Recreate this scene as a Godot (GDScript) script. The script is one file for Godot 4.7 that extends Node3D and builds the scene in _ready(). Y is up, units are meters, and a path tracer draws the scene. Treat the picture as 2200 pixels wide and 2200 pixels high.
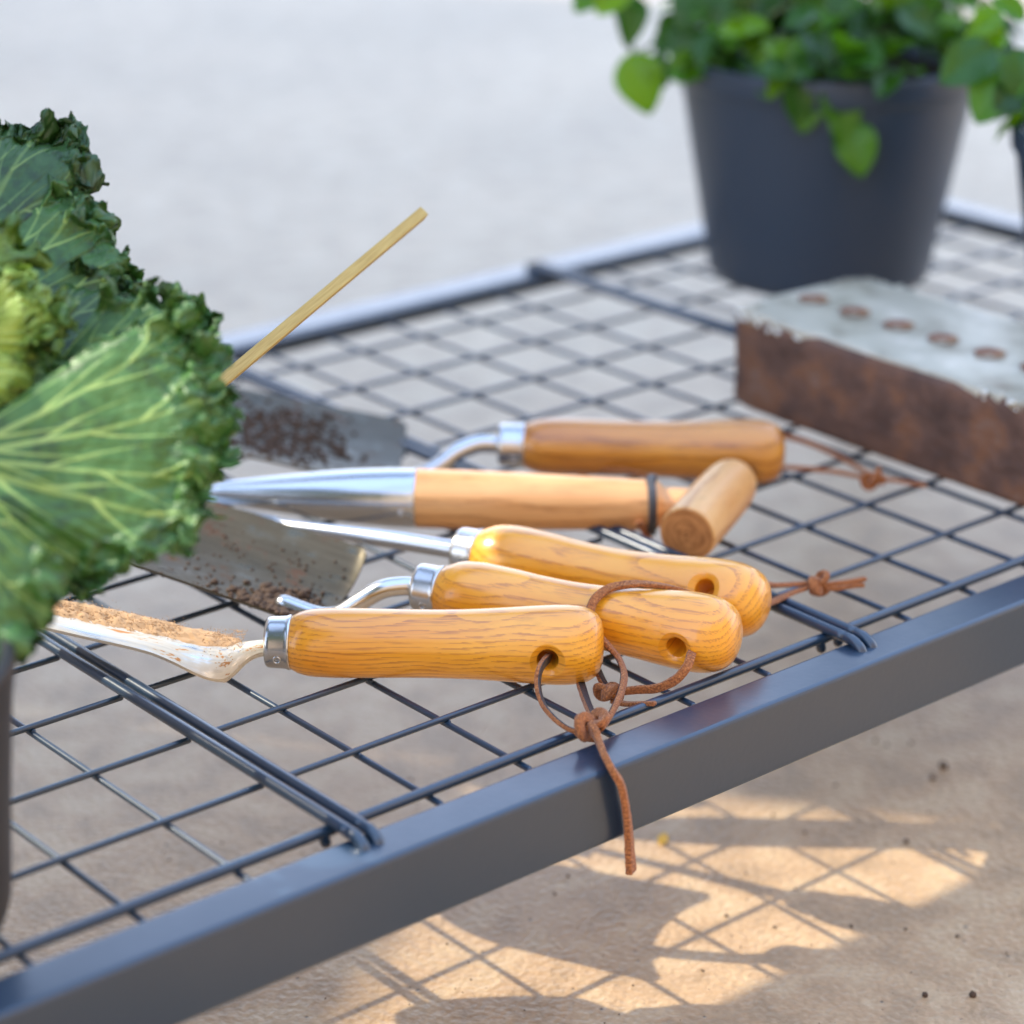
extends Node3D
# A wire plant rack on a concrete patio: garden hand tools, a glazed brick and potted plants.
# Lengths inside the builders are grid pitches of the wire shelf (one pitch U = 43 mm), y = 0 on the wires; P() turns them into metres above the ground.

const U := 0.043
const DECK := 3.2
var M := {}
var names := {}
var noise := FastNoiseLite.new()
var rng := RandomNumberGenerator.new()
const RIGHT := Vector3(0.763, 0.003, 0.646)
const UPW := Vector3(0.238, 0.929, -0.285)
const TOWARD := Vector3(-0.601, 0.371, 0.708)


func P(p: Vector3) -> Vector3:
	return Vector3(p.x, p.y + DECK, p.z) * U


func _ready() -> void:
	rng.seed = 7
	noise.seed = 11
	noise.frequency = 1.0
	noise.noise_type = FastNoiseLite.TYPE_SIMPLEX_SMOOTH
	view_and_light()
	materials()
	ground()
	rack()
	transplanter()
	big_trowel()
	weeder()
	dibber()
	back_trowel()
	brick()
	var k := Vector3(-13.1, 0.06, 6.6)
	kale(k)
	stake()
	plant_pots()
	litter()
	light_helpers()


# ------------------------------------------------------------------ camera and light
func view_and_light() -> void:
	var cam := Camera3D.new()
	cam.name = "camera"
	cam.position = P(Vector3(-19.914, 10.282, 22.949))
	cam.rotation = Vector3(-0.3800, -0.7034, 0.0030)
	var lens := CameraAttributesPhysical.new()
	lens.frustum_focal_length = 59.05
	lens.frustum_focus_distance = 1.0
	lens.exposure_aperture = 3.3
	lens.frustum_near = 0.02
	lens.frustum_far = 200.0
	cam.fov = 22.97
	cam.near = 0.02
	cam.far = 200.0
	cam.attributes = lens
	add_child(cam)
	var env := Environment.new()
	env.background_mode = Environment.BG_SKY
	var sky := Sky.new()
	var sm := ProceduralSkyMaterial.new()
	sm.sky_top_color = Color(0.66, 0.77, 0.95)
	sm.sky_horizon_color = Color(1.04, 1.06, 1.09)
	sm.sky_curve = 0.25
	sm.sky_energy_multiplier = 1.0
	sm.ground_bottom_color = Color(0.6, 0.56, 0.52)
	sm.ground_horizon_color = Color(0.7, 0.68, 0.66)
	sm.sun_angle_max = 25.0
	sky.sky_material = sm
	env.sky = sky
	env.background_energy_multiplier = 1.9
	env.tonemap_mode = Environment.TONE_MAPPER_LINEAR
	env.tonemap_exposure = 1.55
	env.sdfgi_enabled = true
	env.ssao_enabled = true
	env.ssil_enabled = true
	var we := WorldEnvironment.new()
	we.name = "world_environment"
	we.environment = env
	add_child(we)
	var sun := DirectionalLight3D.new()
	sun.name = "sun"
	sun.light_energy = 1.45
	sun.light_color = Color(1.0, 0.965, 0.89)
	sun.light_angular_distance = 0.5
	sun.shadow_enabled = true
	add_child(sun)
	sun.basis = Basis.looking_at(Vector3(1.95, -3.2, 2.75).normalized(), Vector3.UP)


# ------------------------------------------------------------------ naming helpers
func numbered(called: String) -> String:
	var n: int = names.get(called, 0)
	names[called] = n + 1
	return called if n == 0 else "%s_%03d" % [called, n]


func tag(o: Node, label: String, category: String, group := "") -> void:
	o.set_meta("label", label)
	o.set_meta("category", category)
	if group:
		o.set_meta("group", group)


func thing(called: String, label: String, category: String, at := Vector3.ZERO, turn := 0.0, group := "") -> Node3D:
	var o := Node3D.new()
	o.name = numbered(called)
	add_child(o)
	o.position = at
	o.rotation.y = turn
	tag(o, label, category, group)
	return o


func part(called: String, mesh: Mesh, mat: Material, parent: Node) -> MeshInstance3D:
	var o := MeshInstance3D.new()
	o.mesh = mesh
	o.material_override = mat
	if parent == self:
		o.name = numbered(called)
	else:
		var n := 0
		var full := called
		while parent.find_child(full, false, false) != null:
			n += 1
			full = "%s_%03d" % [called, n]
		o.name = full
	parent.add_child(o, true)
	return o


# ------------------------------------------------------------------ mesh helpers (all take grid pitches and write metres)
# a sheet of rows; wrap closes every row on itself; colors optional
func sheet(rows: Array, wrap: bool, uvs: Array = [], flip := false, cols: Array = []) -> ArrayMesh:
	var nr := rows.size()
	var nc: int = rows[0].size()
	var v := PackedVector3Array()
	var n := PackedVector3Array()
	var t := PackedVector2Array()
	var c := PackedColorArray()
	for i in nr:
		var row: PackedVector3Array = rows[i]
		var up: PackedVector3Array = rows[maxi(i - 1, 0)]
		var dn: PackedVector3Array = rows[mini(i + 1, nr - 1)]
		for j in nc:
			var a := row[j]
			var l := row[j - 1] if j > 0 else (row[nc - 2] if wrap else row[0])
			var r := row[j + 1] if j < nc - 1 else (row[1] if wrap else row[nc - 1])
			var m := (dn[j] - up[j]).cross(r - l)
			if m.length_squared() < 1e-16:
				m = (dn[(j + nc / 3) % nc] - dn[j]).cross(dn[(j + 2 * nc / 3) % nc] - dn[j]) + (up[(j + nc / 3) % nc] - up[j]).cross(up[(j + 2 * nc / 3) % nc] - up[j])
				if i == 0:
					m = -m if m.dot(dn[0] - row[0]) > 0.0 else m
				elif i == nr - 1:
					m = -m if m.dot(up[0] - row[0]) > 0.0 else m
				if flip:
					m = -m
			v.append(a * U)
			n.append((-m if flip else m).normalized())
			t.append(uvs[i][j] if uvs.size() else Vector2(float(j) / (nc - 1), float(i) / (nr - 1)))
			if cols.size():
				c.append(cols[i][j])
	var ix := PackedInt32Array()
	for i in nr - 1:
		for j in nc - 1:
			var a := i * nc + j
			var b := a + 1
			var d := a + nc
			var e := d + 1
			if flip:
				ix.append_array([a, d, b, b, d, e])
			else:
				ix.append_array([a, b, d, b, e, d])
	var arr := []
	arr.resize(Mesh.ARRAY_MAX)
	arr[Mesh.ARRAY_VERTEX] = v
	arr[Mesh.ARRAY_NORMAL] = n
	arr[Mesh.ARRAY_TEX_UV] = t
	if cols.size():
		arr[Mesh.ARRAY_COLOR] = c
	arr[Mesh.ARRAY_INDEX] = ix
	var mesh := ArrayMesh.new()
	mesh.add_surface_from_arrays(Mesh.PRIMITIVE_TRIANGLES, arr)
	return mesh


# smooth line through points
func spline(pts: Array, per: int) -> PackedVector3Array:
	var out := PackedVector3Array()
	var n := pts.size()
	for i in n - 1:
		var a: Vector3 = pts[maxi(i - 1, 0)]
		var b: Vector3 = pts[i]
		var c: Vector3 = pts[i + 1]
		var d: Vector3 = pts[mini(i + 2, n - 1)]
		for k in per:
			out.append(b.cubic_interpolate(c, a, d, float(k) / per))
	out.append(pts[n - 1])
	return out


# round bar swept along a line, radius per point, rounded ends
func tube(line: PackedVector3Array, radii: Array, seg := 16, flat := 1.0, twist0 := 0.0, twist1 := 0.0, rough := 0.0) -> ArrayMesh:
	var n := line.size()
	var rows := []
	var up := Vector3.UP
	var t0 := (line[1] - line[0]).normalized()
	if absf(t0.dot(up)) > 0.9:
		up = Vector3.RIGHT
	var side := t0.cross(up).normalized()
	up = side.cross(t0).normalized()
	for i in n:
		var t := (line[mini(i + 1, n - 1)] - line[maxi(i - 1, 0)]).normalized()
		side = (side - t * side.dot(t)).normalized()
		var u2 := side.cross(t).normalized()
		var r: float = radii[0] if radii.size() == 1 else lerpf(radii[int(float(i) * (radii.size() - 1) / n)], radii[mini(int(float(i) * (radii.size() - 1) / n) + 1, radii.size() - 1)], fposmod(float(i) * (radii.size() - 1) / n, 1.0))
		var tw := lerpf(twist0, twist1, float(i) / (n - 1))
		var sets := [[0.0, 1.0]]
		if i == 0:
			sets = [[-1.0, 0.02], [-0.85, 0.5], [-0.5, 0.85], [0.0, 1.0]]
		elif i == n - 1:
			sets = [[0.0, 1.0], [0.5, 0.85], [0.85, 0.5], [1.0, 0.02]]
		for s in sets:
			var row := PackedVector3Array()
			for j in seg + 1:
				var th := TAU * j / seg
				var cx: float = cos(th)
				var sx: float = sin(th)
				if flat < 1.0:   # strap section: a rounded rectangle
					cx = signf(cx) * pow(absf(cx), 0.45)
					sx = signf(sx) * pow(absf(sx), 0.45)
				var rr: float = r * s[1]
				var q := Vector2(cx * rr, sx * rr * flat).rotated(tw)
				if rough > 0.0:
					q *= 1.0 + rough * noise.get_noise_3d(line[i].x * 9.0 + cx * 2.0, line[i].y * 9.0 + sx * 2.0, line[i].z * 9.0)
				row.append(line[i] + t * (r * flat * float(s[0])) + side * q.x + u2 * q.y)
			rows.append(row)
	return sheet(rows, true)


# turned shape about local x; prof = [[x, r], ...]; y0 lifts the axis
func lathe(prof: Array, seg: int, y0: float, y1: float) -> ArrayMesh:
	var rows := []
	var x0: float = prof[0][0]
	var x1: float = prof[-1][0]
	for p in prof:
		var row := PackedVector3Array()
		var yc := lerpf(y0, y1, (float(p[0]) - x0) / maxf(x1 - x0, 1e-6))
		for j in seg + 1:
			var th := TAU * j / seg
			row.append(Vector3(p[0], yc + cos(th) * p[1], sin(th) * p[1]))
		rows.append(row)
	return sheet(rows, true, [], true)


func joined(list: Array) -> ArrayMesh:
	var st := SurfaceTool.new()
	for m in list:
		st.append_from(m, 0, Transform3D())
	return st.commit()


# box with rounded edges, centred, sizes in pitches
func round_box(size: Vector3, r: float, seg := 3) -> ArrayMesh:
	var list := []
	var h := size / 2.0
	for ax in 3:
		for sg in [-1.0, 1.0]:
			var u := (ax + 1) % 3
			var w := (ax + 2) % 3
			var cu := edge_steps(h[u], r, seg)
			var cw := edge_steps(h[w], r, seg)
			var rows := []
			for a in cu:
				var row := PackedVector3Array()
				for b in cw:
					var p := Vector3()
					p[ax] = h[ax] * sg
					p[u] = a
					p[w] = b
					var inner := p.clamp(-(h - Vector3.ONE * r), h - Vector3.ONE * r)
					row.append(inner + (p - inner).normalized() * r)
				rows.append(row)
			list.append(sheet(rows, false, [], sg > 0.0))
	return joined(list)


func edge_steps(h: float, r: float, seg: int) -> Array:
	var out := []
	for k in range(seg, -1, -1):
		out.append(-(h - r) - r * tan(PI / 4 * k / seg))
	for k in seg + 1:
		out.append((h - r) + r * tan(PI / 4 * k / seg))
	return out


# a loose lump
func lump(st: SurfaceTool, at: Vector3, r: float) -> void:
	var m := SphereMesh.new()
	m.radial_segments = 6
	m.rings = 3
	m.radius = 0.5
	m.height = 1.0
	var b := Basis.from_euler(Vector3(rng.randf() * TAU, rng.randf() * TAU, 0)).scaled(Vector3(rng.randf_range(0.7, 1.3), rng.randf_range(0.6, 1.1), rng.randf_range(0.7, 1.3)) * 2.0 * r * U)
	st.append_from(m, 0, Transform3D(b, at * U))


# ------------------------------------------------------------------ textures
func picture(w: int, h: int, data: PackedByteArray) -> ImageTexture:
	return ImageTexture.create_from_image(Image.create_from_data(w, h, false, Image.FORMAT_RGB8, data))


func fill(freq: float, octaves: int, seed_: int, size := 512, normal := false, bump := 4.0) -> NoiseTexture2D:
	var f := FastNoiseLite.new()
	f.noise_type = FastNoiseLite.TYPE_SIMPLEX_SMOOTH
	f.frequency = freq
	f.fractal_octaves = octaves
	f.seed = seed_
	var t := NoiseTexture2D.new()
	t.noise = f
	t.width = size
	t.height = size
	t.seamless = true
	t.as_normal_map = normal
	t.bump_strength = bump
	t.generate_mipmaps = false
	return t


func std(col: Color, rough: float, metal := 0.0) -> StandardMaterial3D:
	var m := StandardMaterial3D.new()
	m.albedo_color = col
	m.roughness = rough
	m.metallic = metal
	return m


# grain of a turned ash handle, worked out from rings of the board that it was cut from
func wood(prof: Array, w: int, h: int, seed_: int, light: Color, mid: Color, dark: Color, rings: float, lines: float, pith: Vector2) -> ImageTexture:
	var f := FastNoiseLite.new()
	f.seed = seed_
	f.frequency = 1.0
	f.fractal_octaves = 3
	var x0: float = prof[0][0]
	var x1: float = prof[-1][0]
	var data := PackedByteArray()
	data.resize(w * h * 3)
	var k := 0
	var rad := PackedFloat32Array()
	for i in w:
		rad.append(profile(prof, lerpf(x0, x1, (i + 0.5) / w)))
	for j in h:
		var th := TAU * (j + 0.5) / h
		var cy := cos(th)
		var cz := sin(th)
		for i in w:
			var x := lerpf(x0, x1, (i + 0.5) / w)
			var y := cy * rad[i] - pith.x
			var z := cz * rad[i] - pith.y
			var d := sqrt(y * y + z * z) + 0.10 * f.get_noise_3d(x * 0.5, y * 0.8, z * 0.8)
			var ph := d * rings
			var fr := ph - floorf(ph)
			var band := smoothstep(0.25, 0.95, fr) * (1.0 - smoothstep(0.95, 1.0, fr))
			var n1 := f.get_noise_3d(x * 1.5, y * 60.0, z * 60.0)
			var n2 := f.get_noise_3d(x * 0.7 + 9.0, y * 2.0, z * 2.0)
			var pore := smoothstep(0.05, 0.45, n1 + band * 0.5 - 0.22) * lines
			var c := light.lerp(mid, clampf(0.45 + n2 * 0.7 + band * 0.35, 0.0, 1.0))
			c = c.lerp(dark, clampf(pore * (0.25 + 0.75 * band), 0.0, 0.85))
			var worn := smoothstep(0.42, 0.62, f.get_noise_3d(x * 1.4 + 31.0, y * 4.0, z * 4.0))
			c = c.lerp(dark.darkened(0.3), worn * 0.16 * lines)
			data[k] = int(clampf(c.r, 0, 1) * 255.0)
			data[k + 1] = int(clampf(c.g, 0, 1) * 255.0)
			data[k + 2] = int(clampf(c.b, 0, 1) * 255.0)
			k += 3
	return ImageTexture.create_from_image(Image.create_from_data(w, h, false, Image.FORMAT_RGB8, data))


func profile(prof: Array, x: float) -> float:
	for i in prof.size() - 1:
		if x <= prof[i + 1][0]:
			var a: float = prof[maxi(i - 1, 0)][1]
			var b: float = prof[i][1]
			var c: float = prof[i + 1][1]
			var d: float = prof[mini(i + 2, prof.size() - 1)][1]
			var t: float = (x - prof[i][0]) / (prof[i + 1][0] - prof[i][0])
			return maxf(cubic_interpolate(b, c, a, d, t), 0.0)
	return prof[-1][1]


# steel with earth dried on it: colour picture and roughness / metal picture
func dirty_steel(seed_: int, amount: float, earth: Color, olive: Color, steel: Color) -> ORMMaterial3D:
	var f := FastNoiseLite.new()
	f.seed = seed_
	f.frequency = 1.0
	f.fractal_octaves = 4
	var w := 320
	var h := 256
	var a := PackedByteArray()
	var b := PackedByteArray()
	a.resize(w * h * 3)
	b.resize(w * h * 3)
	var k := 0
	for j in h:
		for i in w:
			var u := float(i) / w
			var v := float(j) / h
			var streak := f.get_noise_2d(u * 3.0, v * 30.0)
			var n := f.get_noise_2d(u * 6.0 + 20.0, v * 5.0)
			var fine := f.get_noise_2d(u * 40.0, v * 30.0 + 7.0)
			var film := clampf(smoothstep(-0.35 - amount, 0.45 - amount, n + streak * 0.5), 0.0, 1.0)
			var clod := smoothstep(0.40, 0.52, n + fine * 0.45)
			var c := steel.lerp(olive, film * 0.85).lerp(earth, clod)
			c = c.lightened(clampf(streak * 0.10, 0.0, 0.1)).darkened(clampf(-streak * 0.14, 0.0, 0.15))
			a[k] = int(clampf(c.r, 0, 1) * 255.0)
			a[k + 1] = int(clampf(c.g, 0, 1) * 255.0)
			a[k + 2] = int(clampf(c.b, 0, 1) * 255.0)
			b[k] = 255
			b[k + 1] = int(lerpf(lerpf(64.0, 125.0, film), 240.0, clod))
			b[k + 2] = int(lerpf(lerpf(245.0, 110.0, film), 0.0, clod))
			k += 3
	var m := ORMMaterial3D.new()
	m.albedo_texture = picture(w, h, a)
	m.orm_texture = picture(w, h, b)
	return m


# picture of a round leaf seen flat, base in the middle, veins fanning out
func leaf_picture(size: int, seed_: int, green: Color, vein: Color, edge: Color) -> Array:
	var f := FastNoiseLite.new()
	f.seed = seed_
	f.frequency = 1.0
	f.fractal_octaves = 3
	var ink := PackedFloat32Array()
	ink.resize(size * size)
	var r := RandomNumberGenerator.new()
	r.seed = seed_
	var stack := []
	for a in [-1.5, -1.15, -0.85, -0.55, -0.27, 0.0, 0.27, 0.55, 0.85, 1.15, 1.5]:
		stack.append([Vector2(0.5, 0.5), float(a) * 0.95 + r.randf_range(-0.06, 0.06), float(a) * 0.38 + r.randf_range(-0.1, 0.1), 0.47, 0.0066 if absf(a) > 0.1 else 0.0095, 0])
	while stack.size():
		var s: Array = stack.pop_back()
		var p: Vector2 = s[0]
		var ang: float = s[1]
		var len_: float = s[3]
		var steps := int(len_ * size * 1.5)
		var every := r.randi_range(80, 120)
		for i in steps:
			var t := float(i) / steps
			var wide: float = s[4] * (1.0 - 0.72 * t) * size
			p += Vector2(sin(ang), -cos(ang)) * (len_ / steps)
			ang += float(s[2]) / steps + f.get_noise_2d(i * 0.02, seed_ + ang) * 0.004
			var rr := int(ceil(wide)) + 1
			var px := int(p.x * size)
			var py := int(p.y * size)
			for dy in range(-rr, rr + 1):
				for dx in range(-rr, rr + 1):
					var x := px + dx
					var y := py + dy
					if x >= 0 and y >= 0 and x < size and y < size:
						var d := sqrt(float(dx * dx + dy * dy))
						var val := (1.0 - smoothstep(wide * 0.55, wide * 1.15 + 0.4, d)) * (1.0 - 0.55 * t)
						if val > ink[y * size + x]:
							ink[y * size + x] = val
			if s[5] < 1 and i % every == every - 1 and t < 0.85:
				var sd := 1.0 if (i / every) % 2 == 0 else -1.0
				stack.append([p, ang + sd * r.randf_range(0.3, 0.5), -sd * 0.2, len_ * (0.42 - 0.2 * t), s[4] * 0.5, s[5] + 1])
	var a := PackedByteArray()
	var hgt := PackedByteArray()
	a.resize(size * size * 3)
	hgt.resize(size * size * 3)
	var k := 0
	for j in size:
		for i in size:
			var u := float(i) / size
			var v := float(j) / size
			var n := f.get_noise_2d(u * 9.0, v * 9.0)
			var m := f.get_noise_2d(u * 34.0, v * 34.0)
			var d := Vector2(u - 0.5, v - 0.5).length() * 2.0
			var c := green.lerp(edge, smoothstep(0.6, 1.0, d) * 0.55)
			c = c.lightened(clampf(n * 0.16 + m * 0.10, 0.0, 0.25)).darkened(clampf(-n * 0.35 - m * 0.22, 0.0, 0.4))
			var q: float = ink[j * size + i]
			c = c.lerp(vein, q)
			a[k] = int(clampf(c.r, 0, 1) * 255.0)
			a[k + 1] = int(clampf(c.g, 0, 1) * 255.0)
			a[k + 2] = int(clampf(c.b, 0, 1) * 255.0)
			var hh := int(clampf(128.0 + m * 70.0 + n * 40.0 - q * 45.0, 0, 255))
			hgt[k] = hh
			hgt[k + 1] = hh
			hgt[k + 2] = hh
			k += 3
	return [picture(size, size, a), picture(size, size, hgt)]


func leafy(tex: Array, tint: Color, rough: float, back: Color) -> StandardMaterial3D:
	var m := std(tint, rough)
	m.albedo_texture = tex[0]
	m.heightmap_enabled = true
	m.heightmap_texture = tex[1]
	m.heightmap_scale = 0.035
	m.backlight_enabled = true
	m.backlight = back
	m.cull_mode = BaseMaterial3D.CULL_DISABLED
	return m


func materials() -> void:
	var paint := std(Color(0.016, 0.037, 0.068).linear_to_srgb(), 0.32)
	paint.metallic_specular = 0.42
	paint.roughness = 0.5
	var dull := fill(0.012, 4, 19, 256)
	var dr := Gradient.new()
	dr.set_color(0, Color(0.54, 0.54, 0.54))
	dr.set_color(1, Color(0.78, 0.78, 0.78))
	dull.color_ramp = dr
	paint.roughness_texture = dull
	paint.clearcoat_enabled = true
	paint.clearcoat = 0.85
	paint.clearcoat_roughness = 0.22
	paint.heightmap_enabled = true
	paint.heightmap_texture = fill(0.05, 2, 3, 256)
	paint.heightmap_scale = 0.004
	paint.uv1_triplanar = true
	paint.uv1_scale = Vector3.ONE * 18.0
	M.paint = paint
	var steel := std(Color(0.78, 0.79, 0.80), 0.16, 1.0)
	steel.roughness = 0.24
	M.steel = steel
	var fer := std(Color(0.80, 0.80, 0.80), 0.27, 1.0)
	M.ferrule = fer
	var suede := std(Color(0.30, 0.14, 0.06).linear_to_srgb(), 0.95)
	suede.albedo_texture = fill(0.06, 3, 9, 256)
	suede.albedo_color = Color(0.78, 0.50, 0.30)
	suede.uv1_triplanar = true
	suede.uv1_scale = Vector3.ONE * 60.0
	suede.heightmap_enabled = true
	suede.heightmap_texture = suede.albedo_texture
	suede.heightmap_scale = 0.05
	suede.rim_enabled = true
	suede.rim = 0.4
	var ramp := Gradient.new()
	ramp.set_color(0, Color(0.36, 0.19, 0.10))
	ramp.set_color(1, Color(0.94, 0.66, 0.40))
	var st := fill(0.05, 4, 9, 256)
	st.color_ramp = ramp
	suede.albedo_texture = st
	suede.albedo_color = Color(0.92, 0.86, 0.80)
	M.suede = suede
	var hide := std(Color(0.035, 0.036, 0.042).linear_to_srgb(), 0.42)
	hide.heightmap_enabled = true
	hide.heightmap_texture = fill(0.04, 3, 15, 128)
	hide.heightmap_scale = 0.03
	hide.uv1_triplanar = true
	hide.uv1_scale = Vector3.ONE * 80.0
	M.hide = hide
	M.dark_pot = std(Color(0.012, 0.012, 0.015).linear_to_srgb(), 0.5)
	M.pot = std(Color(0.027, 0.049, 0.085).linear_to_srgb(), 0.4)
	M.pot.metallic_specular = 0.55
	M.pot.clearcoat_enabled = true
	M.pot.clearcoat = 0.2
	M.pot.clearcoat_roughness = 0.45
	M.pot.heightmap_enabled = true
	M.pot.heightmap_texture = fill(0.08, 2, 21, 256)
	M.pot.heightmap_scale = 0.006
	M.pot.uv1_triplanar = true
	M.pot.uv1_scale = Vector3.ONE * 14.0
	M.soil = std(Color(0.035, 0.022, 0.014).linear_to_srgb(), 1.0)
	M.crumb = std(Color(0.075, 0.045, 0.028).linear_to_srgb(), 1.0)
	M.sand = std(Color(0.46, 0.285, 0.15).linear_to_srgb(), 1.0)
	M.bamboo = std(Color(0.50, 0.40, 0.14).linear_to_srgb(), 0.55)


# ------------------------------------------------------------------ ground
func ground() -> void:
	var size := 1024
	var data := PackedByteArray()
	var hg := PackedByteArray()
	data.resize(size * size * 3)
	hg.resize(size * size * 3)
	var f := FastNoiseLite.new()
	f.frequency = 0.012
	f.fractal_octaves = 4
	f.seed = 4
	var big := f.get_seamless_image(size, size)
	f.frequency = 0.11
	f.seed = 8
	f.fractal_octaves = 3
	var fine := f.get_seamless_image(size, size)
	var g := FastNoiseLite.new()
	g.noise_type = FastNoiseLite.TYPE_SIMPLEX_SMOOTH
	g.frequency = 0.085
	g.fractal_octaves = 3
	g.seed = 2
	var trowelled := g.get_seamless_image(size, size)
	var bd := big.get_data()
	var fd := fine.get_data()
	var td := trowelled.get_data()
	var tan_ := Color(0.72, 0.625, 0.495)
	var pale := Color(0.76, 0.68, 0.555)
	var grey := Color(0.665, 0.58, 0.46)
	var k := 0
	for i in size * size:
		var b := bd[i] / 255.0
		var n := fd[i] / 255.0
		var c := grey.lerp(tan_, smoothstep(0.25, 0.5, b)).lerp(pale, smoothstep(0.5, 0.8, b))
		var e := (n - 0.5) * 0.10
		data[k] = int(clampf(c.r + e, 0, 1) * 255.0)
		data[k + 1] = int(clampf(c.g + e, 0, 1) * 255.0)
		data[k + 2] = int(clampf(c.b + e, 0, 1) * 255.0)
		var hh := int(clampf(td[i] * 0.75 + fd[i] * 0.25, 0, 255))
		hg[k] = hh
		hg[k + 1] = hh
		hg[k + 2] = hh
		k += 3
	var r := RandomNumberGenerator.new()
	r.seed = 33
	for i in 900:
		var x := r.randi_range(3, size - 4)
		var y := r.randi_range(3, size - 4)
		var rad := 0.6 + 1.6 * pow(r.randf(), 5.0)
		var dark := r.randf_range(0.45, 0.8)
		for dy in range(-3, 4):
			for dx in range(-3, 4):
				if Vector2(dx, dy * 1.3).length() <= rad:
					var q := ((y + dy) * size + x + dx) * 3
					for ch in 3:
						data[q + ch] = int(data[q + ch] * dark)
						hg[q + ch] = int(hg[q + ch] * 0.55)
	var m := std(Color(1, 1, 1), 0.46)
	m.metallic_specular = 0.6
	m.albedo_texture = picture(size, size, data)
	m.heightmap_enabled = true
	m.heightmap_texture = picture(size, size, hg)
	m.heightmap_scale = 0.10
	m.uv1_triplanar = true
	m.uv1_world_triplanar = true
	m.uv1_scale = Vector3(2.1, 2.1, 2.1)
	var wide := fill(0.006, 4, 51, 512)
	var ramp := Gradient.new()
	ramp.set_color(0, Color(0.90, 0.90, 0.90))
	ramp.set_color(1, Color(1.0, 1.0, 1.0))
	wide.color_ramp = ramp
	m.detail_enabled = true
	m.detail_albedo = wide
	m.detail_blend_mode = BaseMaterial3D.BLEND_MODE_MUL
	m.detail_uv_layer = BaseMaterial3D.DETAIL_UV_2
	m.uv2_triplanar = true
	m.uv2_world_triplanar = true
	m.uv2_scale = Vector3.ONE * 0.9
	# warm bounce in front and cool sky tone behind, put into vertex colour
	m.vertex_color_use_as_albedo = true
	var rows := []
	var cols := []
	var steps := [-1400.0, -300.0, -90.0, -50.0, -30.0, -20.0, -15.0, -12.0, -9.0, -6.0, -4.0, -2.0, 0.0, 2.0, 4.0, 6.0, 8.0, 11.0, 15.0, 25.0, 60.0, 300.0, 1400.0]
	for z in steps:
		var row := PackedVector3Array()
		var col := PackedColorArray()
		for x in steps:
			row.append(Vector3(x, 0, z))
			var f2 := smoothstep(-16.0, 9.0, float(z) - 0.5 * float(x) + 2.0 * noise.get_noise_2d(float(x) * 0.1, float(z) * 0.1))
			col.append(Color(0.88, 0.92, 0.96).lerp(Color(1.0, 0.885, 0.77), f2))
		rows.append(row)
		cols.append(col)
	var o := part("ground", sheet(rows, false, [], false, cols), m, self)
	o.set_meta("kind", "structure")
	o.set_meta("label", "pale sandy concrete patio with fine trowel marks and specks")


# ------------------------------------------------------------------ rack
func bar_x(x0: float, x1: float, y: float, z: float, r: float) -> ArrayMesh:
	return tube(PackedVector3Array([Vector3(x0, y, z), Vector3(x1, y, z)]), [r], 14)


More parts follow.
